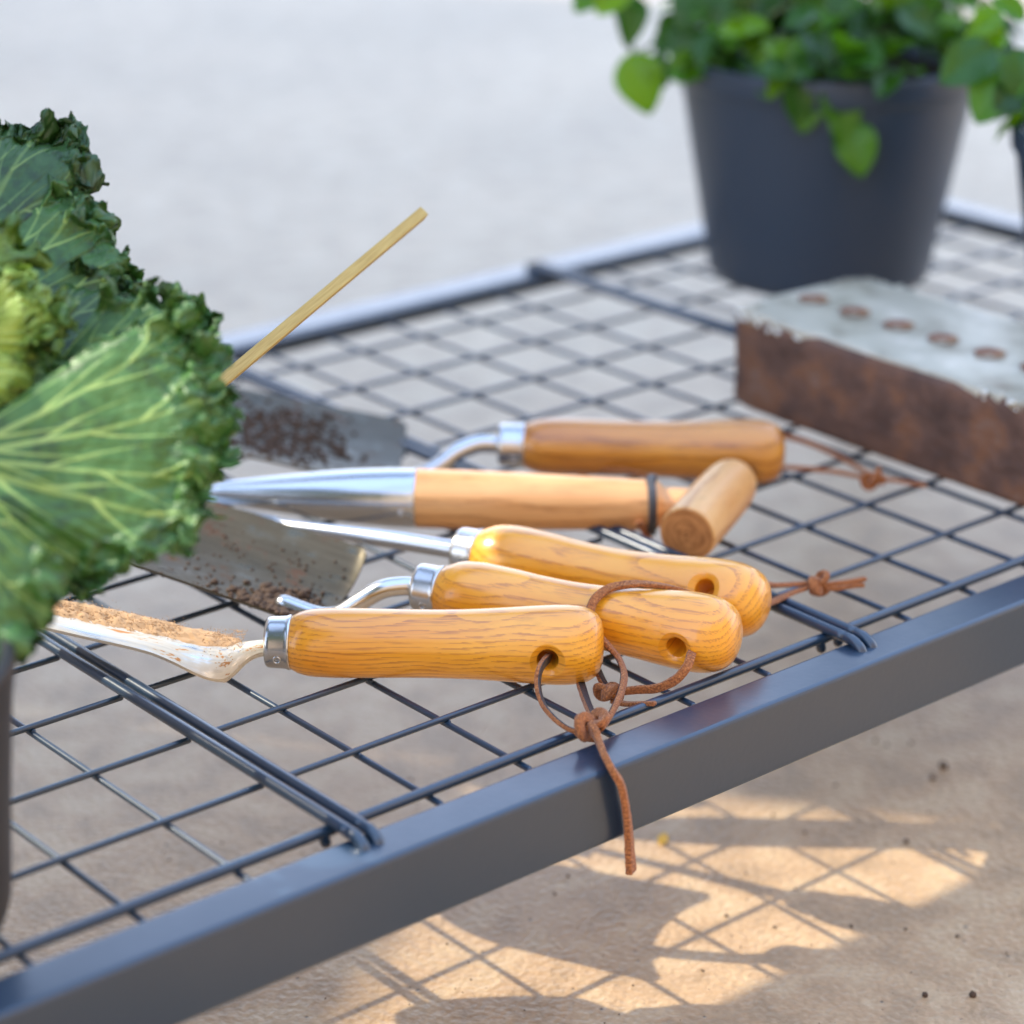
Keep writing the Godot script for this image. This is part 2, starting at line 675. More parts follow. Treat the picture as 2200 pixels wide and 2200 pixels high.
func rack() -> void:
	var t := thing("plant_rack", "dark grey wire grid rack carrying the tools, brick and pots", "plant rack", P(Vector3(0, -DECK, 0)))
	var y := DECK
	var x0 := -15.75
	var x1 := 10.7
	var add := func(called: String, size: Vector3, at: Vector3, r: float) -> MeshInstance3D:
		var o := part(called, round_box(size, r), M.paint, t)
		o.position = (at + Vector3(0, y, 0)) * U
		return o
	add.call("front_rail", Vector3(x1 - x0, 0.74, 0.49), Vector3((x0 + x1) / 2, -0.32, 8.335), 0.055)
	add.call("back_rail", Vector3(x1 - x0, 0.27, 0.56), Vector3((x0 + x1) / 2, -0.085, -3.65), 0.055)
	add.call("side_rail", Vector3(0.53, 0.268, 11.4), Vector3(x1 - 0.27, -0.085, 2.36), 0.055)
	add.call("side_rail", Vector3(0.53, 0.268, 11.4), Vector3(x0 + 0.27, -0.085, 2.36), 0.055)
	for x in [x0 + 0.27, x1 - 0.27]:
		add.call("leg", Vector3(0.5, 2.52, 0.48), Vector3(x, -1.945, 8.335), 0.05)
		add.call("leg", Vector3(0.5, 2.98, 0.5), Vector3(x, -1.71, -3.65), 0.05)
		add.call("shade_board_post", Vector3(0.5, 10.9, 0.5), Vector3(x, 5.5, -3.65), 0.05)  # added posts that carry the unseen shading board
	add.call("shade_board", Vector3(x1 - x0, 0.42, 3.3), Vector3((x0 + x1) / 2, 11.16, -2.25), 0.06)  # unseen board added to cast the straight shade over the front
	# four grid panels; each is a frame of thick rods with thin wires welded to it
	for e in [[-15.0, -9.0], [-9.0, -3.0], [-3.0, 3.0], [3.0, 9.95]]:
		var a: float = e[0]
		var b: float = e[1]
		var list := []
		for x in [a + 0.075, b - 0.075]:
			var line := spline([Vector3(x, y - 0.25, 8.33), Vector3(x, y + 0.0, 8.325), Vector3(x, y + 0.10, 8.22), Vector3(x, y + 0.112, 8.08), Vector3(x, y + 0.115, 7.8), Vector3(x, y + 0.115, 5.0), Vector3(x, y + 0.115, 2.0), Vector3(x, y + 0.115, -3.2), Vector3(x, y + 0.112, -3.38), Vector3(x, y + 0.10, -3.52), Vector3(x, y, -3.63), Vector3(x, y - 0.25, -3.64)], 5)
			list.append(tube(line, [0.055], 16))
		for z in [7.83, -3.24]:
			var x2 := a + 0.14
			var x3 := b - 0.14
			list.append(tube(spline([Vector3(x2 - 0.02, y - 0.09, z), Vector3(x2 + 0.02, y + 0.0, z), Vector3(x2 + 0.14, y + 0.02, z), Vector3(x3 - 0.14, y + 0.02, z), Vector3(x3 - 0.02, y + 0.0, z), Vector3(x3 + 0.02, y - 0.09, z)], 4), [0.05], 14))
		var panel := part("grid_panel", joined(list), M.paint, t)
		var long := bar_x(a + 0.05, b - 0.05, y, 0, 0.031)
		for j in range(-2, 7):
			part("wire", long, M.paint, panel).position.z = 1.133 * j * U
		var cross := tube(PackedVector3Array([Vector3(0, y - 0.058, -3.36), Vector3(0, y - 0.058, 7.97)]), [0.031], 14)
		var beads := SurfaceTool.new()
		var x := a + 1.0
		while x < b - 0.5:
			part("cross_wire", cross, M.paint, panel).position.x = x * U
			for j in range(-2, 7):
				lump(beads, Vector3(x + 0.02 * rng.randf_range(-1, 1), y - 0.03, 1.133 * j + 0.035), 0.02)
			x += 1.0
		part("weld_beads", beads.commit(), M.paint, panel).set_meta("kind", "stuff")


# ------------------------------------------------------------------ tools
const GRIP := [[0.0, 0.245], [0.03, 0.262], [0.08, 0.288], [0.16, 0.311], [0.26, 0.323], [0.42, 0.329], [0.7, 0.327], [1.0, 0.323], [1.35, 0.322], [1.7, 0.331], [2.05, 0.35], [2.35, 0.369], [2.56, 0.376], [2.7, 0.366], [2.8, 0.34], [2.87, 0.295], [2.915, 0.23], [2.938, 0.14], [2.945, 0.0]]
const GRIP_WAIST := [[0.0, 0.245], [0.03, 0.262], [0.08, 0.29], [0.16, 0.322], [0.26, 0.342], [0.42, 0.351], [0.7, 0.338], [1.0, 0.313], [1.35, 0.299], [1.7, 0.308], [2.05, 0.335], [2.35, 0.364], [2.56, 0.378], [2.72, 0.372], [2.84, 0.345], [2.93, 0.30], [2.99, 0.235], [3.03, 0.14], [3.045, 0.0]]


# a turned handle along local x with a drilled, countersunk hole near its end
func handle_mesh(prof: Array, ns: int, nt: int, y0: float, y1: float, hole_x: float, hole_turn: float) -> ArrayMesh:
	var rows := []
	var uvs := []
	var xe: float = prof[-1][0]
	var hn := Vector3(0, cos(hole_turn), sin(hole_turn))
	var hc := Vector3(hole_x, lerpf(y0, y1, hole_x / xe), 0)
	for i in ns + 1:
		var t := float(i) / ns
		var x: float
		if hole_x > 0.0:   # finer rows at the hole and at the rounded end
			var h0 := hole_x - 0.2
			if t < 0.4:
				x = h0 * t / 0.4
			elif t < 0.75:
				x = h0 + 0.4 * (t - 0.4) / 0.35
			else:
				x = (h0 + 0.4) + (xe - h0 - 0.4) * sin((t - 0.75) / 0.25 * PI / 2)
		else:
			x = xe * (t / 0.7 * 0.8 if t < 0.7 else 0.8 + 0.2 * sin((t - 0.7) / 0.3 * PI / 2))
		var r := profile(prof, x)
		var row := PackedVector3Array()
		var uv := PackedVector2Array()
		for j in nt + 1:
			var th := TAU * j / nt
			var p := Vector3(x, lerpf(y0, y1, x / xe) + cos(th) * r, sin(th) * r)
			if hole_x > 0.0:
				var rel := p - hc
				var al := rel.dot(hn)
				var rho := (rel - hn * al).length()
				if rho < 0.175:
					var d := clampf((0.165 - rho) / 0.07, 0.0, 1.0) * 0.055
					d += smoothstep(0.1, 0.082, rho) * 0.3
					p -= hn * signf(al) * minf(d, absf(al) * 0.97)
			row.append(p)
			uv.append(Vector2(x / xe, float(j) / nt))
		rows.append(row)
		uvs.append(uv)
	return sheet(rows, true, uvs, true)


func varnish(tex: Texture2D, rough := 0.4, coat := 0.95) -> StandardMaterial3D:
	var m := std(Color(1, 1, 1), rough)
	m.albedo_texture = tex
	m.clearcoat_enabled = true
	m.clearcoat = coat
	m.clearcoat_roughness = 0.2
	m.texture_repeat = true
	return m


func ferrule(parent: Node3D, y0: float, y1: float, len_ := 0.225) -> void:
	var o := part("ferrule", lathe([[-len_ - 0.004, 0.10], [-len_ - 0.004, 0.20], [-len_, 0.222], [-len_ + 0.02, 0.24], [-len_ + 0.05, 0.244], [-0.04, 0.25], [-0.012, 0.262], [0.0, 0.263], [0.014, 0.258], [0.016, 0.24]], 72, y0, y1), M.ferrule, parent)
	# the punched dimple that fixes the ferrule, seen on its near side
	var ring := PackedVector3Array()
	var up := lerpf(y0, y1, 0.4)
	for k in 25:
		var a := TAU * k / 24
		ring.append(Vector3(-0.1 + cos(a) * 0.032, up - 0.075 + sin(a) * 0.032, 0.2385 + 0.0 * sin(a)))
	part("punch_mark", tube(ring, [0.009], 8), M.steel, o)


func cord(parent: Node3D, lines: Array, width := 0.052, twists := []) -> void:
	var inv := parent.transform.affine_inverse()
	var list := []
	var dark := []
	for i in lines.size():
		var loc := []
		for p in lines[i]:
			loc.append(inv * P(p) / U)
		var tw: Array = twists[i] if i < twists.size() else [0.4, 0.9]
		list.append(tube(spline(loc, 9), [width], 20, 0.5, tw[0], tw[1], 0.16))
		if tw.size() > 2:   # the smooth black face of the thong
			var dl := spline(loc, 9)
			dark.append(strip(dl, width * 0.86, width * 0.56, tw[0], tw[1]))
	var o := part("leather_cord", joined(list), M.suede, parent)
	if dark.size():
		part("smooth_face", joined(dark), M.hide, o)


# a thin band that lies just outside one broad face of the cord of the same line
func strip(line: PackedVector3Array, half: float, off: float, tw0: float, tw1: float) -> ArrayMesh:
	var rows := []
	var n := line.size()
	var up := Vector3.UP
	var t0 := (line[1] - line[0]).normalized()
	if absf(t0.dot(up)) > 0.9:
		up = Vector3.RIGHT
	var side := t0.cross(up).normalized()
	for i in n:
		var t := (line[mini(i + 1, n - 1)] - line[maxi(i - 1, 0)]).normalized()
		side = (side - t * side.dot(t)).normalized()
		var u2 := side.cross(t).normalized()
		var tw := lerpf(tw0, tw1, float(i) / (n - 1))
		var s := side * cos(tw) + u2 * sin(tw)
		var d := -side * sin(tw) + u2 * cos(tw)
		var row := PackedVector3Array()
		for q in [[-1.0, 0.86], [-0.96, 1.08], [0.0, 1.12], [0.96, 1.08], [1.0, 0.86]]:
			row.append(line[i] + s * half * float(q[0]) + d * off * float(q[1]))
		rows.append(row)
	return sheet(rows, false)


func knot(parent: Node3D, at: Vector3, size: float, turn: Vector3) -> void:
	var inv := parent.transform.affine_inverse()
	var c := inv * P(at) / U
	var b := Basis.from_euler(turn)
	var pts := []
	for k in 29:
		var a := TAU * k / 28.0
		pts.append(c + b * (Vector3(sin(a) + 1.7 * sin(2 * a), cos(a) - 1.7 * cos(2 * a), -1.1 * sin(3 * a)) * size * 0.34))
	part("knot", tube(spline(pts, 4), [0.05], 14, 0.6, 0.3, 2.2, 0.2), M.suede, parent)


# a pressed steel scoop: x runs from the neck towards the tip, z across
func scoop(x0: float, x1: float, half: float, deep: float, y_edge: float, slope: float, tip: float, thick := 0.022, roll := 0.0) -> ArrayMesh:
	var rows := []
	var uvs := []
	var nu := 56
	var nv := 40
	for side in [1.0, -1.0]:
		for i in nu + 1:
			var t := float(i) / nu
			if side < 0.0:
				t = 1.0 - t
			var x := lerpf(x0, x1, t)
			var w := half * (1.0 - 0.10 * t)
			if t > tip:
				w *= sqrt(maxf(1.0 - pow((t - tip) / (1.0 - tip), 2.2), 0.0))
			w *= 1.0 - 0.12 * pow(maxf(0.0, 1.0 - t * 26.0), 2.0)
			var row := PackedVector3Array()
			var uv := PackedVector2Array()
			for j in nv + 1:
				var s := lerpf(-1.0, 1.0, float(j) / nv)
				var sag := deep * (1.0 - pow(absf(s), 2.2)) * (w / half)
				var yy := y_edge + slope * (x0 - x) - sag - deep * 0.3 * maxf(0.0, 1.0 - w / half)
				var q := Vector2(s * w, yy - thick * (1.0 if side < 0.0 else 0.0))
				if roll != 0.0:
					var c := Vector2(0, y_edge + slope * (x0 - x))
					q = (q - c).rotated(roll) + c
				row.append(Vector3(x, q.y, q.x))
				uv.append(Vector2(t, float(j) / nv))
			rows.append(row)
			uvs.append(uv)
	var a := sheet(rows.slice(0, nu + 1), false, uvs.slice(0, nu + 1), true)
	var b := sheet(rows.slice(nu + 1), false, uvs.slice(nu + 1), true)
	# rims along both long edges and the end at the neck
	var rim := []
	for e in [0, nv]:
		var r := []
		for i in nu + 1:
			r.append(PackedVector3Array([rows[i][e], rows[2 * nu + 1 - i][e]]))
		rim.append(sheet(r, false, [], e == 0))
	var r2 := []
	for j in nv + 1:
		r2.append(PackedVector3Array([rows[0][j], rows[2 * nu + 1][j]]))
	rim.append(sheet(r2, false, [], true))
	return joined([a, b] + rim)


func tool_node(called: String, label: String, category: String, j: Vector3, turn_deg: float, group := "") -> Node3D:
	return thing(called, label, category, P(Vector3(j.x, 0, j.z)), deg_to_rad(turn_deg), group)


func transplanter() -> void:
	var t := tool_node("hand_trowel", "nearest orange wooden trowel, narrow pale blade heaped with sand", "hand trowel", Vector3(-7.578, 0, 5.192), -43.15)
	var tex := wood(GRIP, 1024, 288, 5, Color8(242, 170, 38), Color8(228, 147, 22), Color8(152, 86, 22), 21.0, 0.52, Vector2(-3.2, 0.25))
	part("handle", handle_mesh(GRIP, 300, 192, 0.36, 0.41, 2.43, deg_to_rad(92)), varnish(tex), t)
	ferrule(t, 0.36, 0.362)
	# flat steel neck that widens into bent-down shoulders, then a narrow blade that tilts up towards its tip
	var st := dirty_steel(71, 0.35, Color8(176, 122, 74), Color8(196, 184, 162), Color8(224, 220, 212))
	var rows := []
	var rows2 := []
	var uv := []
	var stations := [[-0.18, 0.09, 0.36, 0.05], [-0.3, 0.10, 0.345, 0.06], [-0.4, 0.13, 0.325, 0.09], [-0.5, 0.2, 0.30, 0.15], [-0.6, 0.28, 0.29, 0.19], [-0.72, 0.33, 0.30, 0.17], [-0.86, 0.36, 0.32, 0.12], [-1.05, 0.38, 0.36, 0.07], [-1.4, 0.38, 0.43, 0.035], [-1.9, 0.36, 0.53, 0.03], [-2.4, 0.31, 0.63, 0.03], [-2.8, 0.21, 0.71, 0.02], [-3.0, 0.1, 0.745, 0.01], [-3.06, 0.02, 0.755, 0.0]]
	for i in 70:
		var f := float(i) / 69 * (stations.size() - 1)
		var k := mini(int(f), stations.size() - 2)
		var q := []
		for c in 4:
			q.append(cubic_interpolate(stations[k][c], stations[k + 1][c], stations[maxi(k - 1, 0)][c], stations[mini(k + 2, stations.size() - 1)][c], f - k))
		var row := PackedVector3Array()
		var row2 := PackedVector3Array()
		var u := PackedVector2Array()
		for j in 25:
			var s := lerpf(-1.0, 1.0, j / 24.0)
			var drop: float = q[3] * pow(absf(s), 3.0) * (1.0 if s > 0.0 else 0.55) - 0.02 * (1.0 - s * s)
			var p := Vector3(q[0], q[2] - drop + s * q[1] * 0.13 * smoothstep(0.8, 1.3, -float(q[0])), s * q[1])
			row.append(p)
			row2.append(p - Vector3(0, 0.045 if i < 22 else 0.03, 0))
			u.append(Vector2(i / 69.0, j / 24.0))
		rows.append(row)
		rows2.append(row2)
		uv.append(u)
	var rim := []
	for e in [0, 24]:
		var r := []
		for i in 70:
			r.append(PackedVector3Array([rows[i][e], rows2[i][e]]))
		rim.append(sheet(r, false, [], e == 0))
	var blade := part("blade", joined([sheet(rows, false, uv, true), sheet(rows2, false, uv)] + rim), st, t)
	# ridge of dry sand along the blade
	var heap := []
	for i in 90:
		var u := i / 89.0
		var x := lerpf(-0.5, -2.9, u)
		var w := 0.26 * pow(sin(PI * clampf(u * 0.94 + 0.03, 0, 1)), 0.5)
		var yb := lerpf(0.31, 0.36, clampf((-x - 0.6) / 0.45, 0, 1)) if x > -1.05 else 0.36 + (-1.05 - x) * 0.203
		var row := PackedVector3Array()
		for j in 17:
			var s := lerpf(-1.0, 1.0, j / 16.0)
			var hh := 0.08 * pow(1.0 - s * s, 0.7) * pow(sin(PI * clampf(u * 0.94 + 0.03, 0, 1)), 0.4)
			hh *= 0.75 + 0.55 * noise.get_noise_2d(x * 5.0, s * 2.0) + 0.35 * noise.get_noise_2d(x * 17.0, s * 6.0)
			row.append(Vector3(x, yb - 0.012 + maxf(hh, 0.0), -0.1 + s * w + 0.025 * noise.get_noise_2d(x * 6.0, 40.0 + s)))
		heap.append(row)
	var grains := SurfaceTool.new()
	for i in 2200:
		var u := rng.randf()
		var x := lerpf(-0.45, -2.95, u)
		var yb := 0.31 if x > -1.05 else 0.36 + (-1.05 - x) * 0.203
		var z := -0.1 + rng.randfn(0.0, 0.13)
		var near := 1.0 - clampf(absf(z + 0.1) / 0.27, 0, 1)
		lump(grains, Vector3(x, yb + 0.068 * pow(near, 0.6) * (0.8 + 0.5 * noise.get_noise_2d(x * 5.0, (z + 0.1) * 7.0)), z), rng.randf_range(0.003, 0.007))
	var ridge := part("sand", joined([sheet(heap, false), grains.commit()]), M.sand, blade)
	ridge.set_meta("kind", "stuff")
	ridge.set_meta("label", "ridge of dry orange sand along the blade")
	cord(t, [[Vector3(-5.691, 0.202, 6.757), Vector3(-5.994, 0.379, 7.043), Vector3(-6.217, 0.400, 7.196)] + uw([[1012, 1290, 22.95], [1020, 1325, 22.8], [1040, 1352, 22.65], [1070, 1375, 22.5], [1105, 1385, 22.42]]),
		uw([[1092, 1285, 23.5], [1103, 1320, 23.1], [1114, 1348, 22.7], [1124, 1378, 22.4]]),
		], 0.043, [[1.75, 0.95, 1], [0.4, 0.8, 1]])
	cord(t, [[Vector3(-6.40, 0.21, 8.10), Vector3(-6.43, 0.20, 8.2), Vector3(-6.482, 0.15, 8.32), Vector3(-6.592, 0.12, 8.53), Vector3(-6.614, 0.04, 8.66), Vector3(-6.553, -0.084, 8.68), Vector3(-6.497, -0.302, 8.68), Vector3(-6.446, -0.582, 8.67), Vector3(-6.433, -0.791, 8.68), Vector3(-6.421, -0.974, 8.69)]], 0.066, [[1.5, 0.3]])
	knot(t, Vector3(-6.37, 0.20, 8.06), 0.17, Vector3(0.5, 0.8, 0.2))


# points given as sight directions and a depth along the lens axis, in pitches
func uw(list: Array) -> Array:
	var out := []
	for p in list:
		var x: float = (float(p[0]) * 1.138716 - 1100.0) / 5413.08
		var y: float = -(float(p[1]) * 1.138716 - 1100.0) / 5413.08
		out.append(Vector3(-19.914, 10.282, 22.949) + (RIGHT * x + UPW * y - TOWARD) * float(p[2]))
	return out


func big_trowel() -> void:
	var t := tool_node("hand_trowel", "orange wooden trowel with wide olive-brown scoop, crumbs of dark soil in it", "hand trowel", Vector3(-5.81, 0, 5.249), -61.57)
	var tex := wood(GRIP_WAIST, 1024, 288, 15, Color8(244, 172, 38), Color8(230, 148, 22), Color8(148, 82, 24), 19.0, 0.46, Vector2(-2.6, -0.7))
	part("handle", handle_mesh(GRIP_WAIST, 300, 192, 0.40, 0.41, 2.52, deg_to_rad(97)), varnish(tex), t)
	ferrule(t, 0.415, 0.402, 0.25)
	var line := spline([Vector3(-0.1, 0.412, 0), Vector3(-0.25, 0.42, 0.01), Vector3(-0.4, 0.43, 0.08), Vector3(-0.57, 0.40, 0.17), Vector3(-0.78, 0.26, 0.25), Vector3(-0.98, 0.12, 0.31), Vector3(-1.2, 0.09, 0.33), Vector3(-1.55, 0.16, 0.34)], 6)
	part("neck", tube(line, [0.095], 24), M.steel, t)
	var st := dirty_steel(7, 0.42, Color8(70, 50, 38), Color8(62, 55, 40), Color8(108, 100, 84))
	var blade := part("blade", scoop(-1.17, -4.5, 0.93, 0.31, 0.31, 0.165, 0.55), st, t)
	var g := SurfaceTool.new()
	for i in 520:
		var x := rng.randfn(-1.55, 0.26)
		var z := rng.randfn(0.30, 0.2)
		if x > -1.22:
			continue
		var s := clampf(z / 0.93, -1, 1)
		var yb := 0.31 + 0.165 * (-1.17 - x) - 0.31 * (1.0 - pow(absf(s), 2.2))
		lump(g, Vector3(x, yb + 0.02, z), rng.randf_range(0.01, 0.045) * (1.0 if i > 90 else 1.5))
	for i in 160:
		var x := rng.randf_range(-2.9, -1.3)
		var z := rng.randf_range(-0.7, 0.8)
		var yb := 0.31 + 0.165 * (-1.17 - x) - 0.31 * (1.0 - pow(absf(z / 0.93), 2.2))
		lump(g, Vector3(x, yb + 0.01, z), rng.randf_range(0.008, 0.022))
	var s2 := part("soil", g.commit(), M.crumb, blade)
	s2.set_meta("kind", "stuff")
	s2.set_meta("label", "crumbs of dark soil on the scoop")
	cord(t, [[Vector3(-4.649, 0.252, 7.614), Vector3(-4.864, 0.365, 7.796), Vector3(-5.024, 0.315, 7.900), Vector3(-5.130, 0.205, 7.867), Vector3(-5.253, 0.112, 7.751), Vector3(-5.367, 0.085, 7.624), Vector3(-5.527, 0.07, 7.508), Vector3(-5.574, 0.06, 7.449)],
		uw([[1302, 1124, 24.4], [1290, 1115, 24.1], [1250, 1105, 23.95], [1200, 1101, 23.9], [1155, 1107, 23.88], [1127, 1123, 23.8], [1112, 1150, 23.7], [1118, 1185, 23.6], [1143, 1215, 23.62], [1165, 1240, 23.55], [1176, 1270, 23.3], [1172, 1300, 23.05], [1160, 1330, 22.8], [1143, 1362, 22.55], [1132, 1376, 22.45]]),
		uw([[1124, 1262, 23.8], [1132, 1280, 23.6], [1142, 1298, 23.5], [1150, 1312, 23.4]]),
		uw([[1155, 1322, 23.38], [1180, 1328, 23.3], [1210, 1327, 23.2], [1232, 1327, 23.15]])], 0.043, [[0.2, 1.3], [3.0, 6.7, 1], [0.6, 0.6, 1], [0.2, 0.2]])
	knot(t, Vector3(-5.59, 0.07, 7.452), 0.12, Vector3(1.1, 0.2, 0.9))


func weeder() -> void:
	var t := tool_node("hand_weeder", "orange wooden weeder with a straight steel shaft, furthest of the three bright handles", "weeder", Vector3(-4.843, 0, 4.672), -66.95)
	var prof := []
	for p in GRIP_WAIST:
		prof.append([p[0] * 1.03, p[1] * 1.0])
	var tex := wood(prof, 1024, 288, 27, Color8(243, 172, 40), Color8(229, 149, 24), Color8(150, 84, 26), 18.0, 0.42, Vector2(-2.3, -1.2))
	part("handle", handle_mesh(prof, 300, 192, 0.36, 0.41, 2.58, deg_to_rad(56)), varnish(tex), t)
	ferrule(t, 0.358, 0.36, 0.24)
	var line := spline([Vector3(-0.1, 0.36, 0), Vector3(-0.9, 0.33, 0), Vector3(-1.9, 0.27, 0.0), Vector3(-2.6, 0.22, 0.0)], 8)
	part("shaft", tube(line, [0.1, 0.095, 0.07, 0.055], 24), M.steel, t)
	part("fork_blade", scoop(-2.5, -3.6, 0.2, 0.03, 0.23, 0.02, 0.6, 0.03), M.steel, t)
	cord(t, [[Vector3(-3.227, 0.400, 7.116), Vector3(-3.032, 0.300, 7.048), Vector3(-2.713, 0.200, 6.996), Vector3(-2.447, 0.140, 7.002), Vector3(-2.356, 0.130, 7.101)],
		[Vector3(-3.433, 0.300, 7.324), Vector3(-3.182, 0.220, 7.214), Vector3(-2.793, 0.150, 7.075), Vector3(-2.482, 0.120, 7.036), Vector3(-2.376, 0.130, 7.120)],
		[Vector3(-2.356, 0.130, 7.101), Vector3(-2.175, 0.120, 7.152), Vector3(-2.041, 0.120, 7.210), Vector3(-1.904, 0.130, 7.266)],
		[Vector3(-2.334, 0.085, 7.082), Vector3(-2.210, 0.085, 7.186), Vector3(-2.059, 0.085, 7.229), Vector3(-1.955, 0.085, 7.293)]], 0.05, [[0.3, 0.3], [0.2, 0.4], [0.3, 0.3], [0.2, 0.3]])
	knot(t, Vector3(-2.39, 0.15, 7.103), 0.12, Vector3(0.2, 1.4, 0.4))


func dibber() -> void:
	var t := tool_node("dibber", "pale wooden T-handled dibber with a smooth steel cone", "dibber", Vector3(-4.374, 0, 3.011), -42.78)
	var prof := [[0.0, 0.315], [0.01, 0.32], [0.6, 0.318], [1.4, 0.302], [2.1, 0.282], [2.6, 0.268], [2.63, 0.25], [2.65, 0.2], [2.9, 0.19], [2.95, 0.17], [2.96, 0.0]]
	var pale := wood([[0.0, 0.32], [2.66, 0.27]], 640, 160, 44, Color8(222, 170, 112), Color8(204, 146, 88), Color8(140, 90, 50), 6.0, 0.45, Vector2(-2.5, -0.8))
	part("handle", handle_mesh(prof, 90, 80, 0.35, 0.32, 0.0, 0.0), varnish(pale, 0.42, 0.25), t)
	var cone := [[0.02, 0.28], [0.02, 0.318], [0.0, 0.322], [-0.12, 0.322], [-0.4, 0.312], [-0.9, 0.272], [-1.5, 0.2], [-2.1, 0.122], [-2.5, 0.066], [-2.68, 0.035], [-2.74, 0.015], [-2.75, 0.0]]
	cone.reverse()
	var fine := []
	for i in 60:
		var x := lerpf(-2.75, 0.0, i / 59.0)
		fine.append([x, profile(cone, x)])
	fine.append([0.02, 0.318])
	fine.append([0.021, 0.25])
	var cn := part("steel_cone", lathe(fine, 72, 0.39, 0.35), M.steel, t)
	var ring := PackedVector3Array()
	for k in 17:
		var a := TAU * k / 16
		ring.append(Vector3(-0.13 + cos(a) * 0.022, 0.30 + sin(a) * 0.022, 0.318))
	part("rivet", tube(ring, [0.012], 8), M.steel, cn)
	# T bar
	var bar_prof := [[0.0, 0.0], [0.004, 0.22], [0.012, 0.285], [0.04, 0.305], [0.5, 0.312], [1.0, 0.31], [1.4, 0.3], [1.6, 0.27], [1.72, 0.2], [1.79, 0.1], [1.81, 0.0]]
	var btex := wood([[0.0, 0.3], [1.81, 0.3]], 384, 160, 61, Color8(228, 180, 116), Color8(208, 148, 84), Color8(156, 104, 58), 6.0, 0.45, Vector2(-1.6, -1.6))
	var rows := []
	var uvs := []
	for i in 61:
		var x := 1.81 * (0.06 * i / 12.0 if i < 12 else 0.06 + 0.94 * sin((i - 12) / 48.0 * PI / 2))
		var r := profile(bar_prof, x)
		var row := PackedVector3Array()
		var uv := PackedVector2Array()
		for j in 57:
			var th := TAU * j / 56
			row.append(Vector3(x, cos(th) * r, sin(th) * r))
			uv.append(Vector2(x / 1.81, j / 56.0))
		rows.append(row)
		uvs.append(uv)
	var bar := part("cross_handle", sheet(rows, true, uvs, true), varnish(btex, 0.45, 0.2), t)
	var dir := Vector3(3.46 - 2.91, 0.02, -0.73 - 0.81).normalized()
	bar.transform = Transform3D(Basis(dir, Vector3.UP, dir.cross(Vector3.UP).normalized()).orthonormalized(), Vector3(2.905, 0.325, 0.83) * U)
	var cap := []
	for i in 14:
		var row := PackedVector3Array()
		for j in 57:
			var th := TAU * j / 56
			var r := 0.286 * i / 13.0
			row.append(Vector3(-0.004 - 0.006 * cos(i / 13.0 * PI / 2), cos(th) * r, sin(th) * r))
		cap.append(row)
	var endm := std(Color8(202, 142, 82), 0.7)
	var et := fill(0.03, 3, 77, 128)
	var er := Gradient.new()
	er.set_color(0, Color(0.72, 0.66, 0.6))
	er.set_color(1, Color(1, 1, 1))
	et.color_ramp = er
	endm.albedo_texture = et
	part("end_grain", sheet(cap, true), endm, bar)
	# black thong wound round the handle, brown ends under it
	var wrap := []
	for k in 33:
		var a := TAU * k / 16.0
		wrap.append(Vector3(2.5 + 0.07 * k / 32.0 + 0.03 * sin(a), 0.325 + cos(a) * 0.292, sin(a) * 0.292))
	part("thong", tube(spline(wrap, 4), [0.042], 12, 0.6, 1.57, 1.57), M.hide, t)
	cord(t, [[Vector3(-2.123, 0.100, 3.165), Vector3(-2.061, 0.200, 3.362), Vector3(-1.987, 0.280, 3.632), Vector3(-1.841, 0.25, 3.824), Vector3(-1.818, 0.200, 4.102), Vector3(-2.3, 0.36, 4.65)], [Vector3(-2.906, 0.300, 4.968), Vector3(-2.703, 0.100, 4.847), Vector3(-2.737, 0.050, 4.951)]], 0.038)


